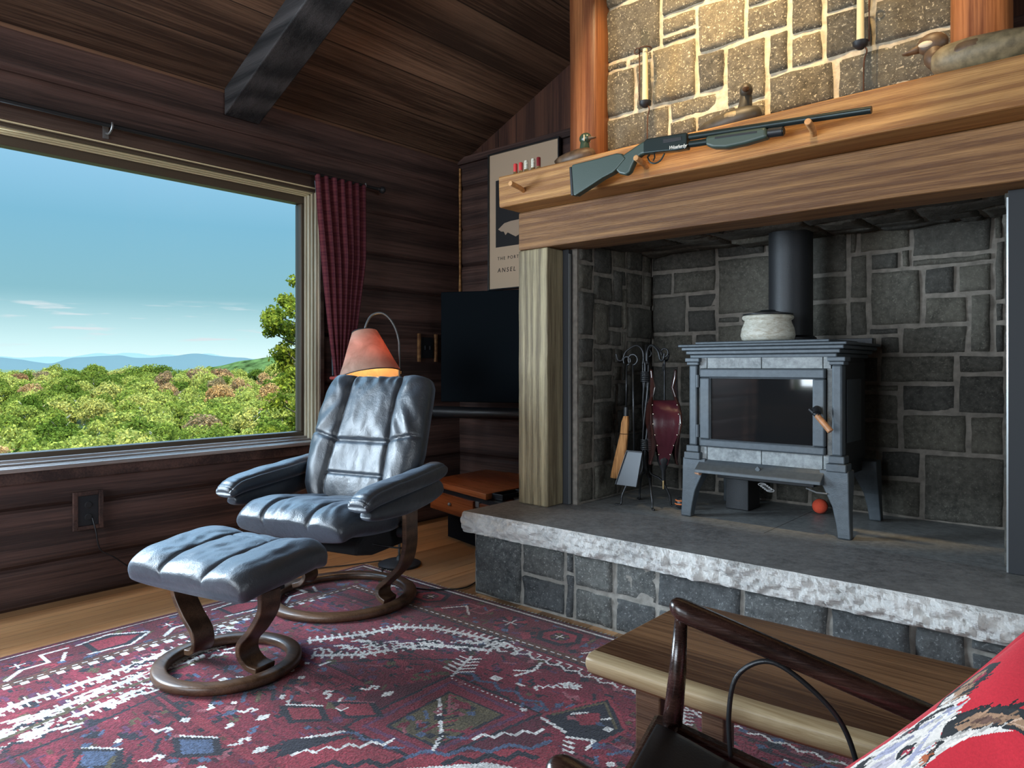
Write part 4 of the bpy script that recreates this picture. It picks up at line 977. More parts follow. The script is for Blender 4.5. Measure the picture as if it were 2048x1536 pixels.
def ott_puff(u, v, x, w, L):
    r = seam((abs(u)-.36)*w/2, .009, .013)*(1-.6*max(0,(v-.7)/.3)) + .009*(1-min(1, (abs(u)/.36)**2) if abs(u) < .36 else 1-min(1, (abs(abs(u)-.68)/.32)**2)) + (seam((v-.30)*L, .006, .008) if abs(u) < .36 else 0)
    r += .0022*math.sin(x*85+v*7+N3(x*7, v*4, 5)*7)*math.exp(-((v-.45)/.30)**2) + .034*u*u
    return r
pad('cushion', [(.195,.345),(.12,.362),(.0,.352),(-.11,.342),(-.185,.318)], lambda v: ip(v, [0,.3,.7,1], [.57,.60,.60,.575]), lambda v: ip(v, [0,.5,1], [.115,.13,.12]), M['leather'], ott, ott_puff, 110, 90, seed=31, q=3.4, back=.62, p=3.0)
for s in (-1, 1):
    pth = catmull([(s*.215,-.02,.30),(s*.212,-.02,.235),(s*.165,-.02,.165),(s*.118,-.02,.115),(s*.112,-.015,.070),(s*.138,-.005,.036),(s*.178,.0,.028)], 8)
    mb = MB(); mb.strip(pth, (0,1,0), .085, .020); mb.build('leg', M['chairwood'], ott, bevel=.004, smooth='auto')
mb = MB(); mb.bar((-.22,0,.295), (.22,0,.295), .09, .012); mb.build('support_bar', M['fabric_dark'], ott)
ring('ring_base', .245, .052, .034, ott)
# ================================================================== WOOD STOVE
st = empty('wood_stove', (-1.186, 3.17, .38), label='grey cast iron wood stove with soapstone panels on the hearth', cat='stove')
def sb_(name, mat, boxes, parent=None, bevel=.003):
    mb = MB()
    for b in boxes: mb.box(b[0]+1.186, b[1]+1.186, b[2]-3.17, b[3]-3.17, b[4]-.38, b[5]-.38)
    return mb.build(name, mat, st if parent is None else parent, bevel=bevel)
sb_('body', M['iron_dark'], [(-1.49,-.882,2.975,3.38,.60,1.10)], bevel=.004)
sb_('top_plate', M['iron'], [(-1.545,-.827,2.925,3.43,1.138,1.150)], bevel=.004)
sb_('raised_lid', M['iron'], [(-1.475,-.90,2.955,3.38,1.150,1.162)], bevel=.004)
sb_('cornice', M['iron'], [(-1.532,-.840,2.935,3.42,1.122,1.138),(-1.515,-.857,2.945,3.41,1.105,1.122),(-1.50,-.872,2.955,3.40,1.088,1.105)], bevel=.004)
for n_, z0, z1 in (('upper', 1.044, 1.090), ('lower', .640, .702)):
    for x0, x1 in ((-1.452,-1.416),(-1.413,-1.172),(-1.169,-.924),(-.921,-.892)): sb_('soapstone_panel', M['soap'], [(x0,x1,2.950,2.98,z0,z1)], bevel=.0015)
for x0, x1 in ((-1.455,-1.44),(-.908,-.880)): sb_('soapstone_panel', M['soap'], [(x0,x1,2.955,2.98,.702,1.044)], bevel=.001)
for sgn, xc in ((-1,-1.475),(1,-.866)):   # corner columns
    col = sb_('corner_column', M['iron'], [(xc-.020,xc+.020,2.935,2.985,.70,1.06)], bevel=.008)
    sb_('capital', M['iron'], [(xc-.028,xc+.028,2.930,2.99,1.058,1.072),(xc-.034,xc+.034,2.925,2.995,1.072,1.090)], col, .003)
    sb_('plinth', M['iron'], [(xc-.030,xc+.030,2.928,2.99,.672,.702),(xc-.038,xc+.038,2.922,2.995,.640,.672)], col, .004)
def leg(xc, yc, sx, sy):
    mb = MB(); prof = []
    zs = [.645,.60,.56,.50,.44,.40,.382]; half = [.040,.041,.038,.033,.029,.027,.026]; offx = [0,.001,.004,.010,.016,.020,.021]; vs = []
    for z, h, o in zip(zs, half, offx):
        inner = ip(z, [.382,.44,.50,.56,.60,.645], [0,.0,.004,.022,.038,.040])
        cx_ = xc + sx*o; cy_ = yc + sy*o*.6
        xs = sorted([cx_+sx*h*.9, cx_-sx*(h+inner)*.9]); ys = sorted([cy_+sy*h*.75, cy_-sy*(h+inner*.6)*.75])
        for a, b in ((xs[0],ys[0]),(xs[1],ys[0]),(xs[1],ys[1]),(xs[0],ys[1])): vs.append((a+1.186, b-3.17, z-.38))
    fs = [(i*4+k, i*4+(k+1) % 4, i*4+4+(k+1) % 4, i*4+4+k) for i in range(len(zs)-1) for k in range(4)] + [(3,2,1,0), tuple(4*(len(zs)-1)+k for k in range(4))]
    mb.add(vs, fs); fixn(mb.build('leg', M['iron'], st, bevel=.004))
leg(-1.488, 2.965, -1, -1); leg(-.860, 2.965, 1, -1); leg(-1.488, 3.385, -1, 1); leg(-.860, 3.385, 1, 1)
mb = MB(); mb.prism([(2.985-3.17,.26),(2.945-3.17,.262),(2.930-3.17,.246),(2.895-3.17,.222),(2.890-3.17,.208),(2.905-3.17,.206),(2.985-3.17,.205)], -.262, .272, 'x'); fixn(mb.build('ash_lip', M['iron'], st, bevel=.003))
sb_('ash_pan', M['iron_dark'], [(-1.40,-.98,3.02,3.34,.555,.60)])
mb = MB(); mb.prism([(-.012,0),(0,.014),(.012,0),(0,-.014)], -.006, .0); o = fixn(mb.build('lip_star', M['iron'], st, bevel=.002)); o.location = (.012, -.248, .243)
dr = sb_('door', M['iron'], [(-1.439,-.909,2.925,2.952,1.003,1.043),(-1.439,-.909,2.925,2.952,.700,.733),(-1.439,-1.392,2.925,2.952,.733,1.003),(-.954,-.909,2.925,2.952,.733,1.003)], bevel=.006)
sb_('inner_bead', M['iron'], [(-1.395,-.950,2.932,2.945,1.000,1.008),(-1.395,-.950,2.932,2.945,.727,.735),(-1.397,-1.389,2.932,2.945,.730,1.005),(-.957,-.949,2.932,2.945,.730,1.005)], dr, .002)
sb_('door_glass', M['fglass'], [(-1.394,-.952,2.940,2.944,.730,1.006)], dr, 0)
for z in (.985, .765):
    mb = MB(); mb.tube([(-1.452+1.186, 2.935-3.17, z-.025-.38), (-1.452+1.186, 2.935-3.17, z+.030-.38)], .010, 12); mb.build('hinge', M['iron'], dr, smooth='auto')
mb = MB(); mb.tube([(-.938+1.186,2.93-3.17,.882-.38),(-.932+1.186,2.895-3.17,.880-.38),(-.925+1.186,2.885-3.17,.868-.38)], .016, 14); mb.tube([(-.955+1.186,2.888-3.17,.884-.38),(-.918+1.186,2.884-3.17,.858-.38)], [.006,.012], 12)
hd = mb.build('door_handle', M['iron_dark'], dr, smooth='auto')
mb = MB(); mb.tube([(-.925+1.186,2.884-3.17,.862-.38),(-.870+1.186,2.874-3.17,.802-.38)], [.0115,.0125], 14); mb.build('grip', plain('handle_wood', (.42,.20,.09), .35, var=.2, vs=60), hd, smooth='auto', bevel=.002)
mb = MB(); mb.tube([(-1.458+1.186,2.93-3.17,.585-.38),(-1.432+1.186,2.92-3.17,.582-.38)], .0105, 12); mb.build('damper_knob', plain('copper_wood', (.45,.25,.16), .4), st, smooth='auto', bevel=.002)
mb = MB()
for i in range(5): mb.tube([(-1.17+1.186+.008*i+.018*math.cos(t), 2.96-3.17, .555-.38-.005*i+.006*math.sin(t)) for t in np.linspace(0, 2*PI, 13)[:-1]], .0022, 5, closed=True)
mb.build('spring_handle', M['grey'], st)
mb = MB(); mb.tube([(-.99+1.186,2.96-3.17,.560-.38),(-.94+1.186,2.93-3.17,.552-.38),(-.90+1.186,2.93-3.17,.552-.38)], .0035, 6); mb.build('primer_rod', M['grey'], st)
sb_('side_panel', M['iron_dark'], [(-.882,-.874,3.01,3.36,.66,1.07)], bevel=.003)
sb_('side_stone', M['iron'], [(-.874,-.868,3.08,3.28,.74,1.0)], bevel=.002)
sb_('pedestal', M['iron_dark'], [(-1.45,-1.34,3.22,3.36,.382,.56)])
sb_('flue_shield', M['iron_dark'], [(-1.46,-.84,3.34,3.36,1.14,1.175)], bevel=.002)
mb = MB(); mb.tube([(-1.174,3.30,1.163),(-1.174,3.30,1.672)], .095, 40); mb.lathe([(.11,0),(.11,.02),(.096,.03)], Matrix.Translation((-1.174,3.30,1.162)), 40); tag(mb.build('stove_pipe', M['iron_dark'], smooth='auto'), 'black stove pipe rising from the wood stove into the chimney', 'pipe')
pt = empty('stoneware_pot', (-1.191, 3.072, 1.1625), label='mottled pale stoneware pot with a dark lid standing on the stove', cat='pot')
mb = MB(); mb.lathe([(0,0),(.095,0),(.108,.006),(.113,.025),(.108,.055),(.098,.080),(.096,.088),(.104,.094),(.107,.102),(.103,.110),(.092,.110),(.088,.09),(0,.09)], None, 48); mb.build('body', M['pot'], pt, smooth=True)
mb = MB(); mb.lathe([(0,.112),(.103,.112),(.104,.117),(.060,.124),(.034,.130),(.03,.134),(0,.136)], None, 40); mb.build('lid', M['black'], pt, smooth='auto')
mb = MB(); mb.ball((0,0,.034), .034, 24, 16); o = mb.build('tennis_ball', M['ballm'], smooth=True); o.location = (-1.071, 3.385, .38)
tag(o, 'fuzzy orange-red ball lying on the hearth behind the stove leg', 'ball')
mb = MB(); mb.tube([(.034*math.cos(t), .034*math.sin(t)*.5, .034+.034*math.sin(t)*.85) for t in np.linspace(0, 2*PI, 33)[:-1]], .0016, 5, closed=True); mb.build('seam', M['black'], o)
b2 = empty('striped_ball', (-1.60, 3.06, .381), label='small black ball with orange stripes beside the front stove leg', cat='ball')
mb = MB(); mb.ball((0,0,.029), .029, 22, 14, (.85,.85,1)); mb.build('core', M['black'], b2, smooth=True)
for z in (.042, .026): mb = MB(); mb.tube([(.0245*math.cos(t)*(1 if z < .03 else .9), .0245*math.sin(t)*(1 if z < .03 else .9), z) for t in np.linspace(0, 2*PI, 25)[:-1]], .0035, 6, closed=True); mb.build('stripe', M['stripe_o'], b2, smooth=True)
# ================================================================== FIRE TOOLS
ts = empty('tool_stand', (-1.785, 3.055, .38), label='twisted wrought iron fire tool stand with curved feet', cat='tool stand')
mb = MB()
for k in range(4):
    a0 = k*PI/2+.4; mb.tube([(.013*math.cos(a0+max(0,(z-.28))*9*(z < .62)+(3.06 if z >= .62 else 0)), .013*math.sin(a0+max(0,(z-.28))*9*(z < .62)+(3.06 if z >= .62 else 0)), z) for z in np.linspace(.16, .70, 40)], .0055, 6)
mb.build('twisted_shaft', M['wrought'], ts, smooth=True)
for z in (.27, .60):
    mb = MB()
    for i in range(6): mb.tube([(.021*math.cos(t), .021*math.sin(t), z+i*.009) for t in np.linspace(0, 2*PI, 17)[:-1]], .0045, 6, closed=True)
    mb.build('wire_collar', M['wrought'], ts, smooth=True)
for a in (math.radians(225), math.radians(315), math.radians(20), math.radians(135)):
    c, s = math.cos(a), math.sin(a); mb = MB(); mb.tube(catmull([(c*.012,s*.012,.26),(c*.02,s*.02,.16),(c*.075,s*.075,.125),(c*.115,s*.115,.05),(c*.122,s*.122,.006),(c*.150,s*.150,.004)],6), .0055, 8); mb.build('foot', M['wrought'], ts, smooth=True)
for (hx, hy) in ((-.10,-.05),(.105,-.045),(-.04,.08),(.06,.07)):
    mb = MB(); mb.tube(catmull([(hx*.1,hy*.1,.68),(hx*.12,hy*.12,.745),(hx*.4,hy*.4,.775),(hx*.85,hy*.85,.745),(hx*1.0,hy*1.0,.705),(hx*1.2,hy*1.2,.705),(hx*1.28,hy*1.28,.735)],6), .005, 8); mb.build('hook', M['wrought'], ts, smooth=True)
def tool_loop(mb, x, y, z, r=.026):
    mb.tube([(x+r*math.cos(t), y, z+r+r*math.sin(t)*1.0) for t in np.linspace(-PI/2, PI*1.25, 22)], .004, 8)
br = empty('hearth_broom', (-1.852, 2.985, .38), label='straw hearth broom hanging at the left of the tool stand', cat='broom')
mb = MB(); mb.tube([(0,0,.46),(0,.005,.68)], .004, 8); tool_loop(mb, .002, .005, .68, .020); mb.build('handle', M['wrought'], br, smooth=True)
mb = MB(); mb.tube([(0,0,.475),(-.002,0,.425)], .011, 10); mb.build('ferrule', M['black'], br)
vs = []; fs = []; sec = [(0,.432,.013,.011),(-.004,.40,.021,.014),(-.010,.34,.023,.014),(-.026,.26,.029,.015),(-.045,.17,.033,.016),(-.058,.125,.031,.016)]; n = 26
for cx_, z, a, b in sec:
    for k in range(n): t = 2*PI*k/n; j = 1+.07*math.sin(k*5.0); vs.append((cx_+a*j*math.cos(t), b*j*math.sin(t), z))
for i in range(len(sec)-1):
    for k in range(n): fs.append((i*n+k, i*n+(k+1) % n, (i+1)*n+(k+1) % n, (i+1)*n+k))
fs += [tuple(range(n)), tuple((len(sec)-1)*n+k for k in range(n))]
fixn(mesh_obj('bristles', vs, fs, M['broom'], br, smooth=True))
mb = MB(); mb.tube([(-.010+.024*math.cos(t), .0155*math.sin(t), .345) for t in np.linspace(0, 2*PI, 21)[:-1]], .0018, 5, closed=True); mb.build('binding', M['rust'], br)
sh = empty('ash_shovel', (-1.798, 2.955, .38), label='iron ash shovel with a flat pan hanging in front of the broom', cat='shovel')
mb = MB(); mb.tube([(.005,.006,.27),(0,.004,.68)], .0045, 8); tool_loop(mb, 0, .004, .68, .025); mb.build('handle', M['wrought'], sh, smooth=True)
vs = []; zt, zb = .268, .105
pan = [(-.030,.0,zt),(.055,.0,zt),(.040,-.03,zb),(-.075,-.03,zb)]
mb = MB(); mb.add([Vector(p) for p in pan]+[Vector(p)+Vector((0,.003,0)) for p in pan], [(0,3,2,1),(4,5,6,7),(0,1,5,4),(1,2,6,5),(2,3,7,6),(3,0,4,7)]); fixn(mb.build('pan', M['pan'], sh))
mb = MB(); mb.bar(pan[0], pan[3], .012, .002, (1,0,0)); mb.build('pan_rim', M['pan'], sh)
mb = MB(); mb.bar(pan[1], pan[2], .012, .002, (1,0,0)); mb.build('pan_rim', M['pan'], sh)
mb = MB(); mb.bar((-.030,.0,zt), (.055,.0,zt), .014, .006); mb.build('pan_socket', M['wrought'], sh)
pk = MB(); pk.tube(catmull([(-1.715,3.115,1.10),(-1.715,3.115,.80),(-1.712,3.11,.52),(-1.70,3.09,.47)],6), .0045, 8); pk.tube([(-1.715+.02*math.cos(t), 3.115, 1.12+.02*math.sin(t)) for t in np.linspace(-PI/2, PI*1.3, 20)], .004, 8)
tag(pk.build('fire_poker', M['wrought'], smooth=True), 'thin iron poker hanging behind the bellows', 'poker')
pk = MB(); pk.tube([(-1.82,3.14,1.10),(-1.815,3.13,.55)], .004, 8); pk.tube([(-1.82+.018*math.cos(t), 3.14, 1.118+.018*math.sin(t)) for t in np.linspace(-PI/2, PI*1.3, 20)], .004, 8); pk.tube([(-1.815,3.13,.55),(-1.795,3.12,.50),(-1.80,3.12,.46)], .005, 8)
tag(pk.build('fire_tongs', M['wrought'], smooth=True), 'iron fire tongs hanging at the back of the tool stand', 'tongs')
bl = empty('bellows', (-1.650, 2.985, .38), math.radians(-52), label='burgundy leather fireplace bellows with lacquered boards and brass studs', cat='bellows')
def bshape(s=1.0):
    prof = [(.0,.660),(.014,.655),(.018,.62),(.013,.575),(.018,.53),(.050,.495),(.078,.455),(.088,.41),(.082,.36),(.062,.31),(.040,.265),(.026,.235),(.022,.215)]
    return [(x*s, z) for x, z in prof] + [(-x*s, z) for x, z in reversed(prof[1:])]
def gz(z): return ip(z, [.2,.28,.40,.50,.60,.66], [.016,.036,.066,.062,.030,.026])
for y0, y1 in ((-.048,-.038),(.038,.048)):
    mb = MB(); mb.prism(bshape(), y0, y1); mb.v = [(v[0], v[1]+math.copysign(gz(v[2])-.040, v[1]), v[2]) for v in mb.v]; fixn(mb.build('board', M['bellow_wood'], bl, bevel=.003))
pr = bshape(.90); vs = []; fs = []; ys = [-.038,-.022,-.010,0,.010,.022,.038]; sc_ = [1,.93,1.0,.92,1.0,.93,1]
for y, q in zip(ys, sc_):
    for i, (x, z) in enumerate(pr):
        z2 = min(z, .515); vs.append((x*q*(1+.05*math.sin(i*2.6)), y/.038*(gz(z2)-.003), z2))
n = len(pr)
for i in range(len(ys)-1):
    for k in range(n): fs.append((i*n+k, i*n+(k+1) % n, (i+1)*n+(k+1) % n, (i+1)*n+k))
mesh_obj('leather_body', vs, fs, M['bellow'], bl, smooth=True)
mb = MB(); mb.lathe([(.0,.14),(.006,.14),(.009,.185),(.020,.21),(.030,.235),(.028,.26),(0,.26)], None, 20); mb.build('nozzle', M['leather_b'], bl, smooth='auto')
mb = MB(); mb.lathe([(0,.10),(.004,.10),(.0055,.15),(0,.15)], None, 12); mb.build('nozzle_tip', M['brass2'], bl, smooth='auto')
pts = bshape(.94)
for y in (-.0375,.0375):
    for i, (x, z) in enumerate(pts):
        if .24 < z < .53:
            mb = MB(); mb.ball((x*1.03, math.copysign(gz(z)-.006, y), z), .0034, 8, 6); mb.build('stud', M['brass'], bl, smooth=True)
mb = MB(); mb.tube([(.0+.018*math.cos(t), 0, .668+.018*math.sin(t)) for t in np.linspace(0, 2*PI, 19)[:-1]], .0025, 6, closed=True); mb.build('hanging_loop', M['leather_b'], bl)
# ================================================================== ON THE MANTEL
gun = empty('shotgun', (-1.25, 2.462, 1.90), label='dark green pump shotgun resting on the pegs of the mantel beam', cat='shotgun')
def gp(L): return [(x+1.25, z-1.90) for x, z in L]
mb = MB(); mb.prism(gp([(-1.786,1.898),(-1.780,1.905),(-1.665,1.906),(-1.562,1.910),(-1.540,1.904),(-1.520,1.882),(-1.560,1.848),(-1.580,1.836),(-1.631,1.822),(-1.765,1.772),(-1.776,1.774)]), -.018, .018); fixn(mb.build('stock', M['gun_green'], gun, bevel=.010, seg=3))
mb = MB(); mb.prism(gp([(-1.798,1.897),(-1.786,1.898),(-1.777,1.774),(-1.790,1.776)]), -.017, .017); fixn(mb.build('recoil_pad', M['black'], gun, bevel=.003))
mb = MB(); mb.prism(gp([(-1.545,1.895),(-1.50,1.912),(-1.455,1.930),(-1.412,1.940),(-1.391,1.937),(-1.391,1.878),(-1.450,1.884),(-1.478,1.868),(-1.492,1.845),(-1.503,1.824),(-1.522,1.815),(-1.552,1.826),(-1.570,1.845)]), -.015, .015); fixn(mb.build('grip', M['gun_green'], gun, bevel=.008, seg=3))
mb = MB(); mb.prism(gp([(-1.425,1.9395),(-1.391,1.938),(-1.255,1.928),(-1.255,1.868),(-1.300,1.869),(-1.364,1.877),(-1.440,1.884),(-1.440,1.930)]), -.017, .017); rc = fixn(mb.build('receiver', M['gun_metal'], gun, bevel=.005, seg=3))
mb = MB(); mb.prism(gp([(-1.352,1.922),(-1.275,1.916),(-1.275,1.902),(-1.352,1.906)]), -.0185, -.0165); fixn(mb.build('ejection_port', M['iron_dark'], rc, bevel=.001))
text('Weatherby', 'lettering', (-.080, -.0175, -.0225), .019, plain('white_script', (.75,.75,.70), .5), rc, rot=(PI/2, math.radians(3.5), 0), shear=.35, sp=.85)
mb = MB(); mb.tube([(-1.42+1.25,0,-.02)]+[(p.x+1.25, 0, p.z-1.90) for p in catmull([(-1.43,0,1.872),(-1.418,0,1.850),(-1.395,0,1.842),(-1.372,0,1.850),(-1.356,0,1.872)],6)], .0032, 8); mb.build('trigger_guard', M['gun_metal'], gun, smooth=True)
mb = MB(); mb.tube([(-1.40+1.25,0,-.02),(-1.398+1.25,0,-.035),(-1.405+1.25,0,-.048)], .0028, 6); mb.build('trigger', M['gun_metal'], gun)
mb = MB(); mb.tube([(.0,0,.0130),(.628,0,-.033)], .0122, 16); mb.build('barrel', M['gun_metal'], gun, smooth='auto')
mb = MB(); mb.tube([(.0,0,-.014),(.352,0,-.041)], .0125, 16); mb.build('magazine_tube', M['gun_metal'], gun, smooth='auto')
mb = MB(); mb.tube([(.298,0,-.036),(.350,0,-.0405)], .0165, 16); mb.build('magazine_cap', M['black'], gun, smooth='auto', bevel=.002)
mb = MB(); mb.prism(gp([(-1.178,1.896),(-1.10,1.892),(-.955,1.882),(-.950,1.845),(-1.03,1.838),(-1.10,1.838),(-1.150,1.848),(-1.178,1.862)]), -.021, .021); fe = fixn(mb.build('fore_end', M['gun_green'], gun, bevel=.010, seg=3))
mb = MB(); mb.prism(gp([(-1.14,1.885),(-.985,1.873),(-.985,1.867),(-1.14,1.878)]), -.0222, -.0205); fixn(mb.build('fore_groove', M['black'], fe))
for x, mt, dz, lab in ((-2.200,'red_shell',0,'red shotgun shell, leftmost in the row on the mantel'),(-2.167,'red_shell',0,'red shotgun shell between the other red one and a clear one'),(-2.134,'clear_shell',.003,'clear shotgun shell next to the red ones'),(-2.092,'clear_shell',.004,'clear shotgun shell next to the dark red one'),(-2.060,'dred_shell',.004,'dark red shotgun shell at the right end of the row')):
    s_ = empty('shotgun_shell', (x, 2.565, 1.962), label=lab, cat='shotgun shell', group='shotgun shells on the mantel')
    mb = MB(); mb.lathe([(0,.010),(.0098,.010),(.0098,.046+dz),(.008,.049+dz),(0,.049+dz)], None, 16); mb.build('hull', M[mt], s_, smooth='auto')
    mb = MB(); mb.lathe([(0,0),(.0108,0),(.0108,.002),(.0100,.003),(.0100,.011),(0,.011)], None, 16); mb.build('brass_base', M['brass2'], s_, smooth='auto')
def duck(name, loc, rz, s, body, head, label, breast=None, patch=None, neck=.05, low=False, hturn=0, L=.13):
    r = empty(name, loc, rz, label=label, cat='duck decoy')
    vs = []; fs = []; n = 22; sec = [(-L*1.05,.052,.004,.004),(-L*.92,.050,.022,.010),(-L*.6,.042,.046,.028),(-.15*L,.036,.062,.040),(.35*L,.038,.060,.042),(.72*L,.042,.045,.036),(.93*L,.046,.025,.024),(1.0*L,.047,.006,.008)]
    for x, z, a, b in sec:
        for k in range(n): t = 2*PI*k/n; vs.append((x*s, a*math.cos(t)*s, max(.0, z+b*math.sin(t)*1.0)*s))
    for i in range(len(sec)-1):
        for k in range(n): fs.append((i*n+k, i*n+(k+1) % n, (i+1)*n+(k+1) % n, (i+1)*n+k))
    fs += [tuple(range(n)), tuple((len(sec)-1)*n+k for k in range(n))]
    fixn(mesh_obj('body', vs, fs, body, r, smooth=True))
    hz = (.075+neck)*s; hx = (.58*L if not low else .95*L)*s
    H = Matrix.Translation((hx, 0, hz)) @ Matrix.Rotation(hturn, 4, 'Z')
    mb = MB(); mb.tube(catmull([(hx-.012*s,0,.055*s),(hx-.004*s,0,.055*s+neck*s*.45),tuple(H @ Vector((-.004*s,0,-.012*s)))],6), [ (.028-.010*i/12)*s for i in range(13)], 16); mb.build('neck', head, r, smooth=True)
    mb = MB(); mb.ball((0,0,0), .026*s, 22, 14, (1.2,.82,.95), H); hd_ = None
    mb.v = [tuple(v) for v in mb.v]; hd_ = MB(); hd_.ball((0,0,0), .026*s, 22, 14, (1.2,.82,.95)); hd_.v = [tuple(H @ Vector(v)) for v in hd_.v]; h_ = hd_.build('head', head, r, smooth=True)
    bb_ = MB(); vb = []; nn = 12
    for x, z, a, b in ((.020,-.002,.013,.012),(.036,-.005,.011,.007),(.050,-.008,.011,.004),(.060,-.008,.006,.002)):
        for k in range(nn): t = 2*PI*k/nn; vb.append(H @ Vector((x*s, a*math.cos(t)*s, (z+b*math.sin(t))*s)))
    fb = [(i*nn+k, i*nn+(k+1) % nn, (i+1)*nn+(k+1) % nn, (i+1)*nn+k) for i in range(3) for k in range(nn)] + [tuple(range(nn)), tuple(3*nn+k for k in range(nn))]
    fixn(mesh_obj('bill', vb, fb, M['duck_brown'], r, smooth=True))
    if patch:
        for sy in (-1, 1):
            p_ = MB(); p_.ball((0,0,0), .010*s, 12, 8, patch, Matrix.Translation((0.010*s, sy*.0195*s, -.004*s))); p_.v = [tuple(H @ Vector(v)) for v in p_.v]; p_.build('cheek_patch', M['duck_white'], r, smooth=True)
    if breast:
        p_ = MB(); p_.ball((.30*L*s,0,.044*s), .044*s, 22, 14, (1.45,1.36,.72)); p_.build('flank', breast, r, smooth=True)
    return r
duck('duck_decoy', (-1.93, 2.665, 1.961), math.radians(-6), 1.0, M['duck_brown'], M['duck_green'], 'small duck decoy with a dark green head at the left of the mantel', patch=(.35,.35,1.6), neck=.048, L=.115)
duck('duck_decoy', (-1.20, 2.69, 1.961), math.radians(-14), 1.15, M['duck_dark'], M['duck_dark'], 'dark duck decoy with an upright head behind the shotgun', breast=M['duck_tan'], neck=.058, hturn=math.radians(-55), L=.125)
duck('duck_decoy', (-.311, 2.632, 1.961), math.radians(180), 1.45, M['duck_tan'], M['duck_brown'], 'large low-headed duck decoy with a pale cheek at the right of the mantel', patch=(1.5,.4,.7), neck=.016, low=True, L=.125, breast=M['duck_brown'])
def sconce(x, y, ztop, label, left=True):
    r = empty('wire_candle_stand', (x, y, 1.962), label=label, cat='candle holder')
    mb = MB(); mb.tube(catmull([(.012,0,.0),(.010,0,.10),(.012,0,.175),(.022,-.004,.205),(.016,-.002,.222)],6), .0028, 8); mb.lathe([(0,0),(.045,0),(.045,.004),(0,.004)], None, 24); mb.build('stem', M['rust'], r, smooth='auto')
    mb = MB(); mb.lathe([(0,.218),(.010,.220),(.024,.232),(.027,.246),(.0255,.246),(.020,.236),(0,.228)], None, 24); mb.build('cup', M['iron_dark'], r, smooth='auto')
    sg = -1 if left else 1
    mb = MB(); mb.tube([(sg*.028,0,.24),(sg*.029,0,.475)], .0026, 8); mb.tube([(.027*math.cos(t),.027*math.sin(t),.475) for t in np.linspace(0,2*PI,25)[:-1]], .0026, 6, closed=True); mb.tube([(sg*.041+.013*math.cos(t),0,.477+.013*math.sin(t)) for t in np.linspace(0,2*PI,17)[:-1]], .0024, 6, closed=True); mb.build('wire_frame', M['rust'], r, smooth=True)
    mb = MB(); mb.lathe([(.0225,.236),(.0225,ztop)], None, 28); mb.f = [f for f in mb.f if len(f) == 4]; mb.m = [0]*len(mb.f); mb.build('glass_tube', M['tube'], r, smooth=True)
    mb = MB(); mb.lathe([(0,.23),(.0135,.23),(.0115,.46),(.010,.475),(0,.478)], None, 20); c = mb.build('candle', M['candle'], r, smooth='auto')
    mb = MB(); mb.tube([(0,0,.476),(.002,0,.49)], .001, 5); mb.build('wick', M['black'], c)
sconce(-1.600, 2.735, .56, 'wire candle stand with a tall glass tube at the left on the mantel')
sconce(-.727, 2.735, .62, 'wire candle stand with a tall glass tube at the right on the mantel', False)
# ================================================================== RUG
class Cloth:
    # a knotted grid of colours in the rug's own coordinates
    def __init__(s, x0, x1, y0, y1, cell, bg):
        s.x0, s.y0, s.c = x0, y0, cell; s.nx = int((x1-x0)/cell); s.ny = int((y1-y0)/cell)
        s.A = np.tile(np.array(bg, dtype=np.float32), (s.ny, s.nx, 1)); s.gx, s.gy = np.meshgrid(x0+(np.arange(s.nx)+.5)*cell, y0+(np.arange(s.ny)+.5)*cell)
    def win(s, x0, x1, y0, y1):
        i0 = max(0, int((x0-s.x0)/s.c)-1); i1 = min(s.nx, int((x1-s.x0)/s.c)+2); j0 = max(0, int((y0-s.y0)/s.c)-1); j1 = min(s.ny, int((y1-s.y0)/s.c)+2); return i0, i1, j0, j1
    def poly(s, P, col):
        xs = [p[0] for p in P]; ys = [p[1] for p in P]; i0, i1, j0, j1 = s.win(min(xs), max(xs), min(ys), max(ys))
        if i1 <= i0 or j1 <= j0: return
        X = s.gx[j0:j1, i0:i1]; Y = s.gy[j0:j1, i0:i1]; ins = np.zeros(X.shape, bool); n = len(P)
        for k in range(n):
            (xa, ya), (xb, yb) = P[k], P[(k+1) % n]
            if ya == yb: continue
            c = ((ya > Y) != (yb > Y)) & (X < (xb-xa)*(Y-ya)/(yb-ya)+xa); ins ^= c
        s.A[j0:j1, i0:i1][ins] = col
    def line(s, P, col, w, closed=False):
        P = list(P) + ([P[0]] if closed else [])
        for (xa, ya), (xb, yb) in zip(P[:-1], P[1:]):
            i0, i1, j0, j1 = s.win(min(xa,xb)-w, max(xa,xb)+w, min(ya,yb)-w, max(ya,yb)+w)
            if i1 <= i0 or j1 <= j0: continue
            X = s.gx[j0:j1, i0:i1]; Y = s.gy[j0:j1, i0:i1]; L2 = (xb-xa)**2+(yb-ya)**2+1e-12
            t = np.clip(((X-xa)*(xb-xa)+(Y-ya)*(yb-ya))/L2, 0, 1); d = np.hypot(X-xa-t*(xb-xa), Y-ya-t*(yb-ya)); s.A[j0:j1, i0:i1][d < w/2] = col
    def rect(s, x0, x1, y0, y1, col): s.poly([(x0,y0),(x1,y0),(x1,y1),(x0,y1)], col)
def zigpts(a, b, step, amp):
    a = np.array(a, float); b = np.array(b, float); L = np.hypot(*(b-a)); n = max(2, int(L/step)); d = (b-a)/L; q = np.array([-d[1], d[0]])
    return [tuple(a+(b-a)*k/n + q*amp*(1 if k % 2 else 0)) for k in range(n+1)]
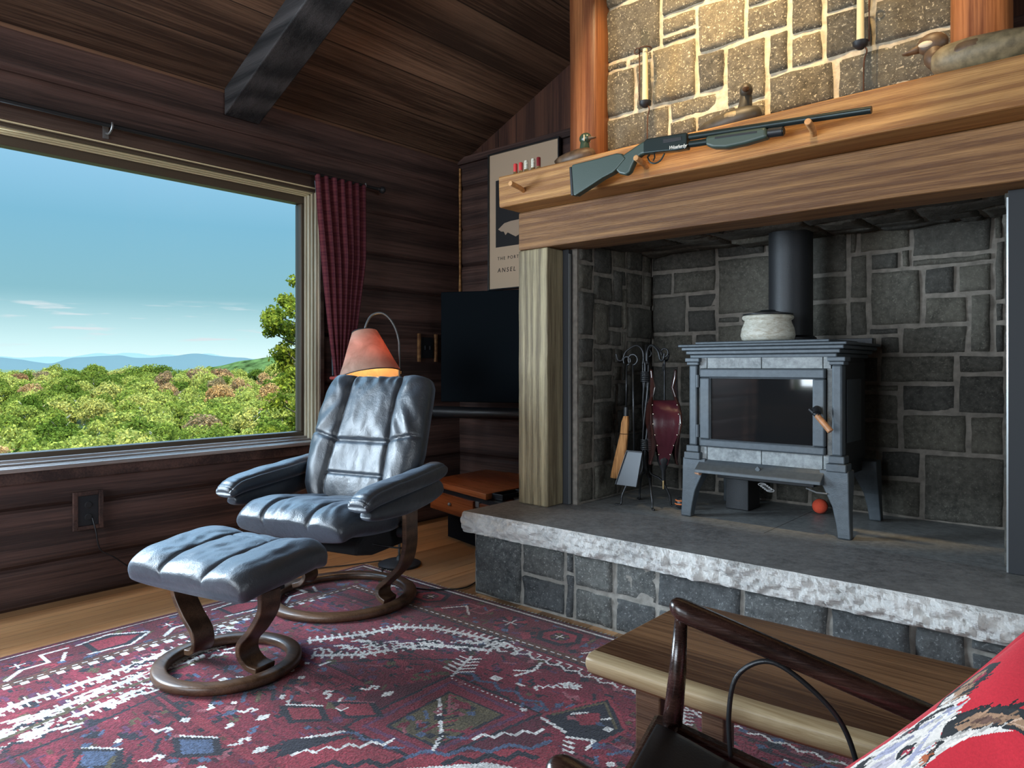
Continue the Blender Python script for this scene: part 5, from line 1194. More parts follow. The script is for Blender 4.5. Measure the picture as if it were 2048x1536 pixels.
RED=(.200,.020,.038); RED2=(.105,.014,.028); RED3=(.30,.034,.052); WHT=(.80,.77,.74); BLK=(.020,.020,.032); BLU=(.085,.12,.21); OLV=(.115,.090,.045); PUR=(.12,.035,.085); BRN=(.11,.045,.030); PNK=(.34,.10,.12)
RX0, RX1, RY0, RY1 = -3.07, -.10, -.35, 2.352
rg = Cloth(RX0, RX1, RY0, RY1, .0062, RED)
rr = random.Random(4)
def comb(a, b, w, side, col, step=.022, tooth=.03):   # band with teeth
    rg.line([a, b], col, w); a = np.array(a); b = np.array(b); L = np.hypot(*(b-a)); n = int(L/step); d = (b-a)/L; q = np.array([-d[1], d[0]])*side
    for k in range(n+1):
        p = a+(b-a)*k/max(n,1); rg.line([tuple(p), tuple(p+q*tooth)], col, .009)
def diamond(cx, cy, rx, ry): return [(cx-rx,cy),(cx,cy+ry),(cx+rx,cy),(cx,cy-ry)]
def rosette(cx, cy, r, c1=RED3, c2=BLK, c3=WHT):
    rg.poly([(cx+r*1.15*math.cos(k*PI/4+PI/8), cy+r*1.15*math.sin(k*PI/4+PI/8)) for k in range(8)], c2)
    for k in range(8):
        t = k*PI/4; rg.poly([(cx,cy),(cx+r*math.cos(t-.28), cy+r*math.sin(t-.28)),(cx+r*1.1*math.cos(t), cy+r*1.1*math.sin(t)),(cx+r*math.cos(t+.28), cy+r*math.sin(t+.28))], c1 if k % 2 else PUR)
        if k % 2 == 0: rg.line([(cx,cy),(cx+r*.5*math.cos(t), cy+r*.5*math.sin(t))], c3, .008)
    rg.rect(cx-r*.12, cx+r*.12, cy-r*.12, cy+r*.12, c3)
def tree_(x, y, h, a, col=WHT):
    c, s = math.cos(a), math.sin(a); rg.line([(x,y),(x+c*h,y+s*h)], col, .011)
    for k in range(1, 6):
        t = k/6*h; l = h*.34*(1-.4*k/6)
        for sg in (-1,1): rg.line([(x+c*t, y+s*t),(x+c*(t+l*.5)-s*sg*l, y+s*(t+l*.5)+c*sg*l)], col, .009)
def hook(x, y, s, a, col):
    c, q = math.cos(a), math.sin(a); T = lambda u, v: (x+(u*c-v*q)*s, y+(u*q+v*c)*s)
    rg.line([T(-1,0),T(0,0),T(0,1),T(.8,1),T(.8,.45)], col, .011)
def scatter(x0, x1, y0, y1, n, cols, big=1.0):
    for _ in range(n):
        x = rr.uniform(x0, x1); y = rr.uniform(y0, y1); k = rr.random(); c = rr.choice(cols)
        if k < .35: s_ = rr.uniform(.010,.028)*big; rg.poly(diamond(x,y,s_*rr.uniform(.6,1.4),s_), c)
        elif k < .65: a = rr.choice([0, PI/2, .6, -.6, 2.2]); L = rr.uniform(.02,.07)*big; rg.line([(x,y),(x+L*math.cos(a), y+L*math.sin(a))], c, .011)
        elif k < .8: s_ = rr.uniform(.008,.016); rg.rect(x-s_,x+s_,y-s_,y+s_, c)
        else: hook(x, y, rr.uniform(.014,.03)*big, rr.choice([0,PI/2,PI,-PI/2]), c)
# soft changes of dye across the field
for _ in range(420):
    x = rr.uniform(RX0,RX1); y = rr.uniform(RY0,RY1); w = rr.uniform(.1,.5); rg.rect(x,x+w,y,y+rr.uniform(.006,.03), rr.choice([RED2,RED3,(.15,.016,.032),(.26,.026,.048),PUR,(.05,.012,.022),(.07,.02,.03)]))
scatter(-2.8,-.4,-.2,2.0,1500,[BLK,BLK,BLK,RED2,PUR,OLV,BLU,PNK,RED3])
for _ in range(3200):
    x = rr.uniform(-2.8,-.4); y = rr.uniform(-.2,2.02); s_ = rr.uniform(.004,.012); rg.rect(x,x+s_*rr.uniform(.8,3.5),y,y+s_, rr.choice([BLK,BLK,RED2,PUR,BRN,RED3,(.05,.012,.022)]))
# borders
def border(off, w, col): 
    rg.rect(RX0+off, RX1, RY1-off-w, RY1-off, col); rg.rect(RX0+off, RX0+off+w, RY0, RY1-off, col)
border(0, .30, (.15,.022,.035)); border(.0, .03, RED2)
scatter(RX0+.05,RX1,RY1-.27,RY1-.04,360,[BLK,RED3,OLV,PUR,BLU,RED]); scatter(RX0+.05,RX0+.28,RY0,RY1,360,[BLK,RED3,OLV,PUR,BLU,RED])
border(.032, .008, WHT); border(.046, .006, BLK)
border(.250, .006, BLK); border(.262, .044, BRN); border(.305, .006, BLK)
x = RX0+.27
while x < RX1: rg.line([(x,RY1-.283),(x+.012,RY1-.283)], WHT, .008); rg.rect(x+.02,x+.03,RY1-.300,RY1-.288,BLK); x += .034
y = RY1-.27
while y > RY0: rg.line([(RX0+.283,y),(RX0+.283,y-.012)], WHT, .008); y -= .034
for i, x in enumerate(np.arange(RX0+.42, RX1, .245)):
    if i % 3 == 0: rosette(x, RY1-.155, .065)
    elif i % 3 == 1:
        rg.poly([(x-.10,RY1-.15),(x-.05,RY1-.07),(x+.06,RY1-.07),(x+.10,RY1-.15),(x+.05,RY1-.22),(x-.06,RY1-.22)], BLK); rg.poly([(x-.075,RY1-.15),(x-.04,RY1-.09),(x+.045,RY1-.09),(x+.075,RY1-.15),(x+.04,RY1-.20),(x-.045,RY1-.20)], RED3); rosette(x, RY1-.145, .035, OLV)
    else:
        rg.line([(x-.10,RY1-.20),(x-.05,RY1-.10),(x+.02,RY1-.10),(x+.02,RY1-.16),(x+.09,RY1-.16),(x+.09,RY1-.08)], PNK, .012); rg.line([(x-.09,RY1-.22),(x-.03,RY1-.13),(x+.05,RY1-.20)], WHT, .010)
for i, y in enumerate(np.arange(RY1-.50, RY0, -.26)):
    X = RX0+.155
    if i % 2: rg.poly([(X-.07,y-.10),(X+.07,y-.10),(X+.08,y+.02),(X,y+.11),(X-.08,y+.02)], BLK); rg.poly([(X-.05,y-.08),(X+.05,y-.08),(X+.05,y+.01),(X,y+.08),(X-.05,y+.01)], RED3); rg.line([(X-.06,y-.12),(X-.09,y),(X,y+.12),(X+.08,y+.02),(X+.06,y-.12)], WHT, .011)
    else:
        rg.line([(X-.06,y+.11),(X-.06,y+.02),(X+.03,y+.02),(X+.03,y-.06),(X+.09,y-.12)], WHT, .014); rg.line([(X-.02,y+.09),(X+.05,y+.06)], WHT, .012); rosette(X-.02, y-.06, .04)
# white stepped spandrel bands at the back and the left of the field
def band(P, col, w, cells=True, tooth=.035, step=.026):
    for a, b in zip(P[:-1], P[1:]): comb(a, b, w, 1, col, step, tooth); comb(a, b, w, -1, col, step*1.3, tooth*.8)
for P in ([(-2.36,1.55),(-2.26,1.72),(-2.22,1.86),(-2.10,1.95),(-1.90,2.00),(-1.78,2.01)], [(-2.23,1.48),(-2.10,1.60),(-2.04,1.74),(-1.92,1.87),(-1.78,1.93)]):
    band(P, WHT, .020)
rg.line([(-2.32,1.50),(-2.10,1.78),(-1.85,1.93)], PUR, .02); rg.line([(-2.16,1.44),(-1.98,1.66),(-1.75,1.84)], BLK, .010)
for P in ([(-2.72,1.42),(-2.66,1.15),(-2.62,.92),(-2.60,.66),(-2.52,.40)], [(-2.58,1.30),(-2.54,1.05),(-2.49,.82),(-2.44,.60),(-2.38,.36)], [(-2.45,1.06),(-2.40,.84),(-2.36,.62)]):
    band(P, WHT, .026, tooth=.04)
for _ in range(90):
    t = rr.random(); y = .35+1.0*t; x = -2.53+rr.uniform(-.12,.14)+.10*math.sin(y*3); k = rr.random()
    if k < .5: rg.line([(x,y),(x+rr.uniform(-.02,.02),y+rr.uniform(.03,.09))], WHT, .013)
    else: rg.line(zigpts((x,y),(x+rr.uniform(-.05,.05),y+.07),.016,.02), rr.choice([WHT,WHT,BLK,RED3]), .012)
for _ in range(60):
    t = rr.random(); x = -2.28+.5*t; y = 1.50+.48*t**.7+rr.uniform(-.07,.06); rg.line(zigpts((x,y),(x+.06,y+rr.uniform(.0,.05)),.016,.02), rr.choice([WHT,WHT,BLK,PUR]), .011)
rg.line([(-2.64,1.36),(-2.57,.98),(-2.50,.50)], RED3, .018); rg.line([(-2.50,1.20),(-2.46,.86),(-2.36,.48)], OLV, .016); rg.line([(-2.34,1.00),(-2.28,.76),(-2.25,.52)], BLK, .012)
for y in np.arange(.3, 1.9, .052):
    rg.rect(-2.775,-2.745,y,y+.026, WHT)
for x in np.arange(-1.72, -.9, .045): rg.line([(x,2.02),(x+.02,2.02),(x+.02,1.995)], WHT, .009)
rg.line(zigpts((-1.72,2.0),(-.5,1.99),.035,-.022), WHT, .009)
# medallion with its stepped diamonds
C1 = (-1.50,1.47)
rg.poly([(-1.74,1.70),(-1.34,1.68),(-1.18,1.50),(-1.28,1.28),(-1.42,1.24),(-1.70,1.22),(-1.84,1.42)], RED2)
rg.line(zigpts((-1.74,1.72),(-1.34,1.71),.045,.028), BLU, .012); rg.line(zigpts((-1.74,1.70),(-1.66,1.26),.045,.026), BLU, .010)
Q = [(-1.74,1.70),(-1.34,1.68),(-1.40,1.27),(-1.72,1.24)]
rg.poly(Q, RED); rg.line(Q, BLK, .012, True); Q2 = [(-1.70,1.655),(-1.38,1.64),(-1.43,1.31),(-1.68,1.285)]; rg.line(Q2, PUR, .016, True)
Q3 = [(-1.65,1.60),(-1.42,1.60),(-1.44,1.345),(-1.63,1.33)]; rg.poly(Q3, OLV); rg.line(Q3, BLK, .010, True)
for k in range(16):
    t = k/15; rg.line([(-1.65+.21*t,1.60-.26*t),(-1.63+.21*t,1.60-.26*t+.05*(1-abs(2*t-1)))], RED3 if k % 2 else BLK, .009)
    rg.rect(-1.72+.30*t,-1.712+.30*t,1.672,1.680,WHT)
rg.line([(-1.64,1.545),(-1.52,1.435),(-1.475,1.40),(-1.43,1.32)], WHT, .012); rg.line([(-1.63,1.58),(-1.55,1.50)], PNK, .008)
scatter(-1.62,-1.44,1.36,1.58,26,[RED,BLK,BLU,PNK])
rg.poly([(-1.33,1.68),(-1.24,1.90),(-1.09,1.76),(-1.11,1.66),(-1.20,1.62)], BLK); rg.line([(-1.33,1.68),(-1.24,1.90),(-1.09,1.76),(-1.11,1.66)], RED3, .014); rg.line([(-1.31,1.70),(-1.235,1.865),(-1.12,1.75)], OLV, .010)
rg.line(zigpts((-1.27,1.74),(-1.16,1.76),.03,.03), WHT, .011); rg.poly([(-1.26,1.74),(-1.21,1.80),(-1.17,1.74),(-1.21,1.70)], RED3)
rg.line(zigpts((-1.39,1.44),(-1.26,1.60),.028,.022), WHT, .010); rg.line([(-1.32,1.66),(-1.22,1.64)], WHT, .012); rg.line([(-1.20,1.62),(-1.13,1.655),(-1.12,1.60)], WHT, .010)
for k in range(7): rg.line([(-1.19+.012*k,1.60-.02*k),(-1.165+.012*k,1.605-.02*k)], WHT, .010)
tree_(-1.73, 1.69, .17, math.radians(112)); rg.line([(-1.57,1.83),(-1.55,1.90),(-1.57,1.97)], WHT, .012); rg.line([(-1.55,1.90),(-1.60,1.86)], WHT, .010)
tree_(-1.42,1.88,.07,math.radians(20)); rg.line(zigpts((-1.46,1.80),(-1.40,1.86),.014,.02), WHT, .008)
# near medallion
rg.poly([(-1.46,1.26),(-1.20,1.56),(-1.00,1.44),(-1.06,1.12),(-1.38,.95),(-1.72,1.02),(-1.70,1.20)], RED3)
rg.line(zigpts((-1.46,1.25),(-1.20,1.55),.05,.03), BLU, .016); rg.line(zigpts((-1.70,1.22),(-1.50,1.26),.04,.02), BLU, .012)
for (ax, ay, bx, by) in ((-1.36,1.30,-1.20,1.48),(-1.60,1.06,-1.44,1.22)): rg.line(zigpts((ax,ay),(bx,by),.04,.03), BLK, .020); rg.line(zigpts((ax+.03,ay-.02),(bx+.03,by-.02),.04,.03), RED, .016)
rg.poly([(-1.42,1.22),(-1.28,1.38),(-1.18,1.42),(-1.12,1.28),(-1.24,1.12),(-1.40,1.08)], WHT); rg.poly([(-1.38,1.21),(-1.28,1.32),(-1.20,1.36),(-1.17,1.27),(-1.26,1.15),(-1.37,1.13)], RED); rg.poly(diamond(-1.27,1.24,.05,.06), BLU)
rg.line(zigpts((-1.70,1.06),(-1.54,1.28),.03,.024), WHT, .010); rg.line([(-1.72,1.17),(-1.70,1.23),(-1.76,1.12)], WHT, .010); rg.poly([(-1.78,1.10),(-1.66,1.24),(-1.72,1.02)], BLK)
for (x,y,a) in ((-2.02,1.10,.4),(-1.92,1.34,2.0),(-2.10,.88,.2),(-1.86,1.0,1.0),(-2.0,1.24,2.4),(-1.96,.80,.6),(-1.86,1.44,.5),(-2.12,1.05,1.4),(-1.62,.92,.4),(-1.80,.86,1.8)):
    hook(x, y, .026, a, WHT)
    rg.poly(diamond(x+.07,y+.02,.018,.026), rr.choice([WHT,BLU,PNK]))
for (x,y) in ((-2.08,.72),(-2.18,1.22),(-1.88,1.22),(-1.94,.92),(-1.78,1.34)):
    rg.poly([(x-.10,y-.03),(x,y+.06),(x+.10,y+.02),(x+.02,y-.07)], BLK); rg.poly([(x-.07,y-.02),(x,y+.04),(x+.07,y+.01),(x+.01,y-.05)], rr.choice([OLV,PUR,RED3,BLU])); rg.line([(x-.09,y-.01),(x,y+.055)], rr.choice([WHT,BLU,PNK]), .009)
for (a,b,n_) in (((-2.20,1.10),(-2.02,1.30),6),((-2.16,.66),(-1.98,.80),5)):
    for k in range(n_): t = k/n_; x = a[0]+(b[0]-a[0])*t; y = a[1]+(b[1]-a[1])*t; rg.line([(x,y),(x+.05,y-.035)], [BLK,RED3,BLU,OLV][k % 4], .014)
scatter(-2.35,-1.75,.5,1.45,46,[WHT,PNK,WHT,BLU],.7); scatter(-1.7,-.6,1.66,1.98,34,[WHT,PNK,BLU],.7); scatter(-1.1,-.3,.9,1.9,60,[WHT,PNK,BLU,OLV],.9)
comb((-1.02,1.96),(-.9,1.70),.02,1,WHT); comb((-.98,1.56),(-.80,1.70),.02,1,WHT); rosette(-.85,1.84,.06); rosette(-.70,1.62,.07); rg.line(zigpts((-1.06,1.62),(-.5,1.98),.05,.03), BLU, .012)
# knot-level irregularity of the wool
rs = np.random.RandomState(2); rg.A *= (.70+.38*rs.random((rg.ny, rg.nx, 1))).astype(np.float32); rg.A *= (1+.16*np.sin(np.arange(rg.ny)/5.0+1.5*np.sin(np.arange(rg.ny)/23.))[:,None,None]).astype(np.float32)
def grid_paint(name, V, nx, ny, colors, mat, parent=None, extra=None):
    me = bpy.data.meshes.new(name); idx = np.arange(ny*nx)
    j, i = idx//nx, idx % nx; a = j*(nx+1)+i; F = np.stack([a, a+1, a+nx+2, a+nx+1], 1).astype(np.int32); nf = len(F)
    me.vertices.add(len(V)); me.vertices.foreach_set('co', np.asarray(V, dtype=np.float32).ravel())
    me.loops.add(nf*4); me.loops.foreach_set('vertex_index', F.ravel()); me.polygons.add(nf); me.polygons.foreach_set('loop_start', np.arange(0, nf*4, 4, dtype=np.int32)); me.polygons.foreach_set('loop_total', np.full(nf, 4, dtype=np.int32))
    me.polygons.foreach_set('use_smooth', np.ones(nf, dtype=bool)); me.update(calc_edges=True); me.validate()
    at = me.attributes.new('paint', 'FLOAT_COLOR', 'FACE'); c = np.ones((nf, 4), dtype=np.float32); c[:, :3] = colors.reshape(-1, 3); at.data.foreach_set('color', c.ravel())
    me.materials.append(mat); o = bpy.data.objects.new(name, me); COL.objects.link(o); o.parent = parent; return o
xs = RX0+np.arange(rg.nx+1)*rg.c; ys = RY0+np.arange(rg.ny+1)*rg.c; XX, YY = np.meshgrid(xs, ys)
edge = np.minimum.reduce([XX-RX0, xs[-1]-XX, YY-RY0, ys[-1]-YY]); Z = .0085*np.clip(edge/.006, 0, 1) + .0006*rs.random(XX.shape) - .0005 + .0012*np.sin(XX*3.1)*np.sin(YY*2.3)*(edge > .05)
Z = np.where(edge <= 1e-6, .0002, Z); XX2 = XX + .006*np.sin(YY*4)*(edge < .3)
rug = empty('patterned_rug', (-1.6, 1.0, 0), label='worn crimson oriental rug with white and navy motifs on the floor', cat='rug')
V = np.stack([XX2+1.6, YY-1.0, Z], -1).reshape(-1, 3); grid_paint('pile', V, rg.nx, rg.ny, rg.A, M['rug'], rug)
mb = MB()
for k in range(150):
    x = RX0+.01+k*.0195
    if x > RX1: break
    mb.tube([(x+1.6, RY1-1.0-.004, .004), (x+1.6+.004*math.sin(k), RY1-1.0+.010, .003)], .0022, 4)
fr_ = mb.build('fringe', M['white'], rug); fr_['kind'] = 'stuff'
# ================================================================== BENCH
bn = empty('slab_bench', (-.40, 1.52, 0), label='walnut live-edge slab bench on square legs in front of the hearth', cat='bench')
def slab_bench():
    n = 70; m = 14; vs = []; fs = []; mi = []; x0, x1 = -.49, 1.25
    for i in range(n+1):
        x = x0+(x1-x0)*i/n
        yn = -.235 + .012*math.sin(x*5+1) - .018*math.exp(-((x+.10)/.25)**2) + .05*max(0, (x-.2))*0 ; yf = .225 + .006*math.sin(x*4)
        e = .0 if 0 < i < n else .004
        prof = [(yn+.022,-.052),(yn+.006,-.040),(yn-.004,-.022),(yn-.002,-.008),(yn+.010,-.001),(yn+.030,0),(yn+.12,0),(yn+.24,0),(yf-.10,0),(yf-.02,0),(yf-.006,-.003),(yf,-.012),(yf-.004,-.040),(yf-.012,-.052)]
        for y, z in prof: vs.append((x+(.010 if i == 0 and False else 0)+.16*(y-yf)*.28*(-1)*(x < -.40)*0+.0, y, .43+z+.0008*N3(x*6, y*9, 2)))
    k = len(prof)
    for i in range(n):
        for q in range(k): fs.append((i*k+q, i*k+(q+1) % k, (i+1)*k+(q+1) % k, (i+1)*k+q)); mi.append(1 if q in (1,2,3,4) else 0)
    fs += [tuple(range(k)), tuple(n*k+q for q in range(k-1,-1,-1))]; mi += [0,0]
    o = mesh_obj('seat_slab', vs, fs, None, bn, smooth='auto', mats=[M['bench'], M['benchedge']], mi=mi); fixn(o); b = o.modifiers.new('bevel','BEVEL'); b.width=.003; b.segments=2; b.limit_method='ANGLE'; b.angle_limit=math.radians(50)
slab_bench()
for x in (-.37, 1.05):
    for y in (-.165, .145):
        mb = MB(); mb.box(x-.03, x+.03, y-.03, y+.03, .0100 if x < .25 else .0, .379); mb.build('leg', M['chairwood'], bn, bevel=.004)
# ================================================================== LOUNGE ARMCHAIR
T1 = Vector((-.59, 1.13, 0)); ax = Vector((.964, .268, 0)); bx = Vector((.268, -.964, 0))
ac = empty('wooden_armchair', (-.59, 1.13, 0), math.atan2(.268, .964), label='dark wooden armchair with sloping paddle arms and a black leather seat', cat='chair')
# local x runs back along the arm, local -y runs towards the near arm
def armrest_w(y0):
    n = 90; k = 20; vs = []; fs = []
    for i in range(n+1):
        t = (i/n)**1.8; x = -.020+.585*t; z = .628-.285*(x)*1.0; e = min(1, math.sqrt(max(0, 1-(1-t*26)**2)) if t < 1/26 else 1); e = max(e, .08)
        w = ip(t, [0,.06,.3,.6,1], [.032,.036,.030,.036,.040])*e; h = ip(t, [0,.06,.4,1], [.019,.020,.017,.017])*e
        for q in range(k): a = 2*PI*q/k; vs.append((x, y0+w*.62*math.copysign(abs(math.cos(a))**.85, math.cos(a)), z+h*math.copysign(abs(math.sin(a))**.85, math.sin(a))))
    for i in range(n):
        for q in range(k): fs.append((i*k+q, i*k+(q+1) % k, (i+1)*k+(q+1) % k, (i+1)*k+q))
    fs += [tuple(range(k)), tuple(n*k+q for q in range(k-1,-1,-1))]
    return fixn(mesh_obj('arm', vs, fs, M['armwood'], ac, smooth=True))
W_ = -.56
armrest_w(0); armrest_w(W_)
for y in (0, W_):
    mb = MB(); mb.tube([(.0,y,.612),(-.006,y,.52),(-.018,y,.40)], [.011,.015,.018], 16); mb.build('arm_spindle', M['armwood'], ac, smooth=True)
    mb = MB(); mb.tube([(-.018,y,.43),(-.022,y,.22),(-.03,y,.010)], [.020,.018,.012], 16); mb.build('leg', M['armwood'], ac, smooth='auto')
    mb = MB(); mb.tube([(.50,y,.30),(.55,y,.15),(.60,y,.010)], [.019,.017,.012], 16); mb.build('leg', M['armwood'], ac, smooth='auto')
    mb = MB(); mb.bar((-.03,y,.412), (.56,y,.262), .030, .045); mb.build('side_rail', M['armwood'], ac, bevel=.008)
    mb = MB(); yy = y - .012; mb.tube(catmull([(.085,yy,.395),(.082,yy,.47),(.095,yy,.535),(.140,yy,.568),(.190,yy,.550),(.250,yy,.495),(.277,yy,.42),(.281,yy,.345)],8), .0042, 10); mb.build('wire_hoop', M['wrought'], ac, smooth=True)
mb = MB(); mb.bar((-.03,.02,.412), (-.03,W_-.02,.412), .045, .040); mb.build('front_rail', M['armwood'], ac, bevel=.010)
mb = MB(); mb.bar((.55,.0,.265), (.55,W_,.265), .040, .040); mb.build('rear_rail', M['armwood'], ac, bevel=.008)
pad('leather_seat', [(0,0),(.15,0),(.35,0),(.55,0)], lambda v: .50, lambda v: .045, M['leather_b'], ac, None, 50, 40, q=6, p=6, seed=50)
sp_ = bpy.data.objects[[o.name for o in ac.children if o.name.startswith('leather_seat')][0]]
sp_.rotation_euler = (0, 0, 0)
for v in sp_.data.vertices:
    x, y, z = v.co; v.co = (y-.035, -.28+x, .425-.255*(y-.035) - z - .018*(1-(2*y/.55-1)**2)+(.004))
fixn(sp_)
mb = MB(); mb.strip([(.50,W_/2,.30),(.60,W_/2,.52),(.70,W_/2,.82)], (0,1,0), .52, .03); mb.build('leather_back', M['leather_b'], ac, bevel=.012)
for y in (0, W_): mb = MB(); mb.tube([(.53,y,.27),(.60,y,.50),(.71,y,.86)], [.018,.016,.012], 14); mb.build('back_post', M['armwood'], ac, smooth='auto')
mb = MB(); mb.bar((.71,.03,.85), (.71,W_-.03,.85), .030, .06); mb.build('top_rail', M['armwood'], ac, bevel=.010)
# ================================================================== PILLOW
def pillow():
    up = Vector((.66002,.29001,.69302)); rt = Vector((.69351,-.58987,-.41364)); nn = Vector((-.28884,-.75362,.59045)); c = Vector((-.09697,1.02522,.45560))
    N = 300; g = Cloth(-1, 1, -1, 1, 2/N, (.62,.030,.048))
    def P(L, col): g.poly(L, col)
    DK=(.035,.038,.042); TAN=(.40,.24,.15); WH=(.82,.76,.70); LAV=(.42,.42,.55); BRO=(.16,.09,.07); ORG=(.50,.14,.06); GRY=(.16,.15,.16)
    # a painted dog's head: pointed ears, streaked pale face
    P([(-.90,.73),(-.95,.67),(-.965,.46),(-.95,.30),(-.89,.22),(-.84,.25),(-.79,.33),(-.82,.42),(-.84,.52),(-.87,.64)], DK)
    P([(-.915,.64),(-.945,.56),(-.93,.42),(-.91,.30),(-.87,.26),(-.85,.34),(-.87,.44),(-.89,.55)], TAN); P([(-.92,.60),(-.90,.50),(-.875,.42),(-.88,.55)], BRO); P([(-.90,.62),(-.885,.58),(-.88,.50),(-.90,.53)], (.50,.05,.10))
    P([(-.915,.38),(-.925,.31),(-.89,.245),(-.87,.28),(-.88,.35)], WH)
    P([(-.75,.26),(-.70,.40),(-.65,.49),(-.60,.58),(-.53,.64),(-.40,.70),(-.25,.72),(-.20,.60),(-.36,.55),(-.45,.52),(-.52,.44),(-.59,.32),(-.63,.16),(-.69,.17)], DK)
    P([(-.68,.24),(-.67,.36),(-.62,.47),(-.50,.59),(-.30,.65),(-.30,.60),(-.48,.53),(-.56,.42),(-.62,.26)], TAN); P([(-.66,.30),(-.62,.42),(-.50,.55),(-.49,.53),(-.58,.40)], BRO); P([(-.55,.50),(-.40,.60),(-.42,.57)], (.62,.42,.30))
    P([(-.645,.15),(-.60,.30),(-.53,.44),(-.45,.51),(-.50,.42),(-.56,.28),(-.575,.10),(-.56,-.06),(-.50,-.30),(-.56,-.30),(-.62,-.05)], WH)
    P([(-.88,.23),(-.89,.12),(-.885,.0),(-.90,-.10),(-.92,-.30),(-.93,-.55),(-.88,-.75),(-.70,-.80),(-.56,-.55),(-.55,-.30),(-.59,-.08),(-.63,.02),(-.66,.13),(-.71,.20),(-.74,.28),(-.78,.34),(-.83,.35)], WH)
    P([(-.87,.16),(-.88,.08),(-.865,.03),(-.84,.20),(-.79,.33),(-.82,.33)], DK); P([(-.82,.27),(-.80,.33),(-.76,.30),(-.80,.22)], LAV)
    P([(-.72,.21),(-.67,.15),(-.62,.02),(-.585,-.07),(-.56,-.04),(-.62,.10),(-.65,.17),(-.71,.24)], DK); P([(-.63,.0),(-.605,.03),(-.57,-.03),(-.59,-.08),(-.61,-.07)], ORG); P([(-.66,.12),(-.63,.06),(-.60,.02),(-.62,.08)], BRO)
    P([(-.765,.27),(-.735,.12),(-.665,-.02),(-.625,-.12),(-.645,-.18),(-.69,-.06),(-.75,.08),(-.78,.24)], LAV); P([(-.775,.24),(-.75,.10),(-.69,-.04),(-.66,-.15),(-.68,-.19),(-.72,-.05),(-.78,.09)], WH)
    P([(-.80,.24),(-.82,.10),(-.85,.0),(-.84,-.03),(-.80,.08),(-.78,.22)], LAV); P([(-.84,.12),(-.87,.0),(-.88,-.15),(-.86,-.12),(-.84,.0)], GRY)
    P([(-.85,.08),(-.87,.0),(-.85,-.06),(-.82,-.03),(-.82,.05)], DK); P([(-.845,.03),(-.855,-.01),(-.84,-.03),(-.83,.01)], (.40,.06,.08)); P([(-.838,.035),(-.845,.01),(-.832,.01)], WH)
    P([(-.73,-.02),(-.765,-.07),(-.755,-.14),(-.72,-.175),(-.685,-.13),(-.69,-.06)], DK); P([(-.725,-.06),(-.74,-.10),(-.72,-.14),(-.70,-.10)], (.42,.05,.08)); P([(-.718,-.055),(-.726,-.08),(-.708,-.08)], WH)
    P([(-.80,-.02),(-.84,-.14),(-.86,-.32),(-.82,-.30),(-.79,-.14)], LAV); P([(-.76,-.16),(-.80,-.32),(-.78,-.50),(-.72,-.36),(-.71,-.20)], (.50,.46,.52)); P([(-.88,-.30),(-.90,-.45),(-.86,-.60),(-.83,-.42)], DK); P([(-.66,-.20),(-.62,-.30),(-.60,-.45),(-.66,-.38)], TAN); P([(-.80,-.52),(-.72,-.50),(-.68,-.62),(-.76,-.70),(-.84,-.64)], DK)
    rs_ = np.random.RandomState(6)
    for _ in range(520):   # streaky brushwork over the fur
        a, b = rs_.uniform(-.95,-.5), rs_.uniform(-.7,.6); i, j = int((a+1)/2*N), int((b+1)/2*N); col = g.A[j, i].copy()
        if col[0] > .55 and col[1] < .06: continue
        f = rs_.uniform(.6,1.25); L_ = rs_.uniform(.03,.09); th = 1.35+rs_.normal()*.25; g.line([(a,b),(a+L_*math.cos(th)*.5, b+L_*math.sin(th))], np.clip(col*f, 0, 1), .011)
    root = empty('red_pillow', c, label='red pillow printed with a painted dog head lying in the wooden armchair', cat='pillow')
    u = np.linspace(-1, 1, N+1); U, Vv = np.meshgrid(u, u)
    def surf(sgn):
        r = np.clip((1-np.abs(U)**2.6)*(1-np.abs(Vv)**2.6), 0, 1)**.55; T = .068*r
        wr = np.zeros_like(U)
        for i in range(N+1):
            for j in range(0, N+1): wr[i, j] = N3(U[i,j]*1.6+Vv[i,j]*.9, Vv[i,j]*3.2, 3)*.0055*(r[i,j]) + .003*math.sin(9*(U[i,j]*.6-Vv[i,j])+4*N3(U[i,j]*2, Vv[i,j]*2, 8))*math.exp(-((U[i,j]+.35)/.35)**2-((Vv[i,j]-.72)/.22)**2)
        pin = 1-.05*(1-np.abs(Vv)**2)*np.abs(U)**4; pin2 = 1-.05*(1-np.abs(U)**2)*np.abs(Vv)**4
        A = np.zeros(U.shape+(3,))
        for k in range(3): A[..., k] = rt[k]*U*.21*pin + up[k]*Vv*.21*pin2 + nn[k]*sgn*(T+wr*r)
        return A.reshape(-1, 3)
    grid_paint('front_cover', surf(1), N, N, g.A, M['pillow'], root)
    g2 = np.tile(np.array((.50,.025,.04), dtype=np.float32), (N, N, 1)); o = grid_paint('back_cover', surf(-1), N, N, g2, M['pillow'], root)
    mb = MB(); q = []
    for t in range(4):
        for k in range(24):
            s = -1+2*k/24; e = [(s,-1),(1,s),(-s,1),(-1,-s)][t]; pn = 1-.05*(1-e[1]**2)*abs(e[0])**4; pn2 = 1-.05*(1-e[0]**2)*abs(e[1])**4; q.append(rt*e[0]*.21*pn+up*e[1]*.21*pn2)
    mb.tube(q, .004, 8, closed=True); mb.build('piping', plain('red_piping', (.50,.03,.045), .8), root, smooth=True)
pillow()
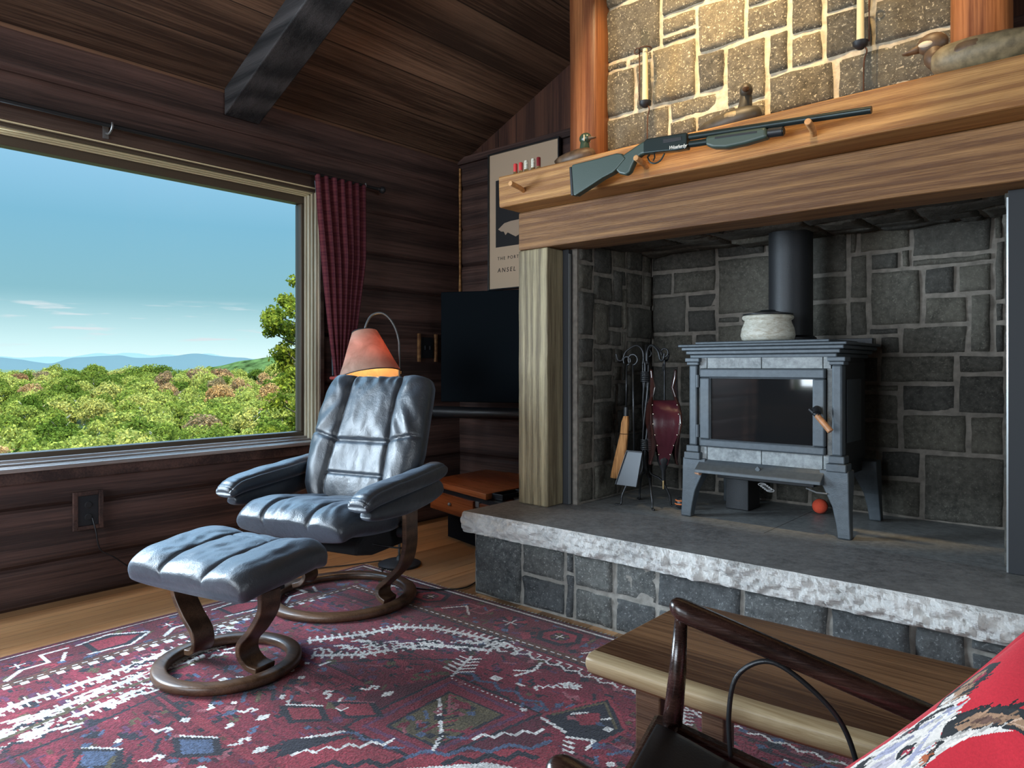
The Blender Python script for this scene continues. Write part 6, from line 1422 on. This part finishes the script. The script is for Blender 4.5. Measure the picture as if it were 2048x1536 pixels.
# ================================================================== CEILING SPOTLIGHTS above the picture
def downlight(x, y, target, energy, size, label):
    z = zc(x)-.03; r = empty('ceiling_spotlight', (x, y, z), label=label, cat='spotlight', group='ceiling spotlights over the hearth')
    mb = MB(); mb.lathe([(.055,.02),(.075,.02),(.075,-.0),(.065,-.045),(.058,-.045),(.055,.0)], None, 28, closed=True); mb.build('housing', M['black'], r, smooth='auto')
    mb = MB(); mb.lathe([(0,-.01),(.054,-.01),(.054,-.014),(0,-.014)], None, 24); mb.build('lens', plain('spot_lens', (1,.9,.7), .5, emit=((1,.8,.5), 8)), r)
    d = Vector(target)-Vector((x, y, z-.06)); L = light('SPOT', 'spot_light', (x, y, z-.06), energy, (1.0,.70,.36), d, spot_size=math.radians(size), spot_blend=.35, shadow_soft_size=.035)
downlight(-1.30, 1.68, (-1.42, 2.85, 2.38), 190, 43, 'small black ceiling spotlight aimed at the left of the chimney stones')
downlight(-.70, 1.68, (-.92, 2.85, 2.34), 190, 43, 'small black ceiling spotlight aimed at the right of the mantel beam')
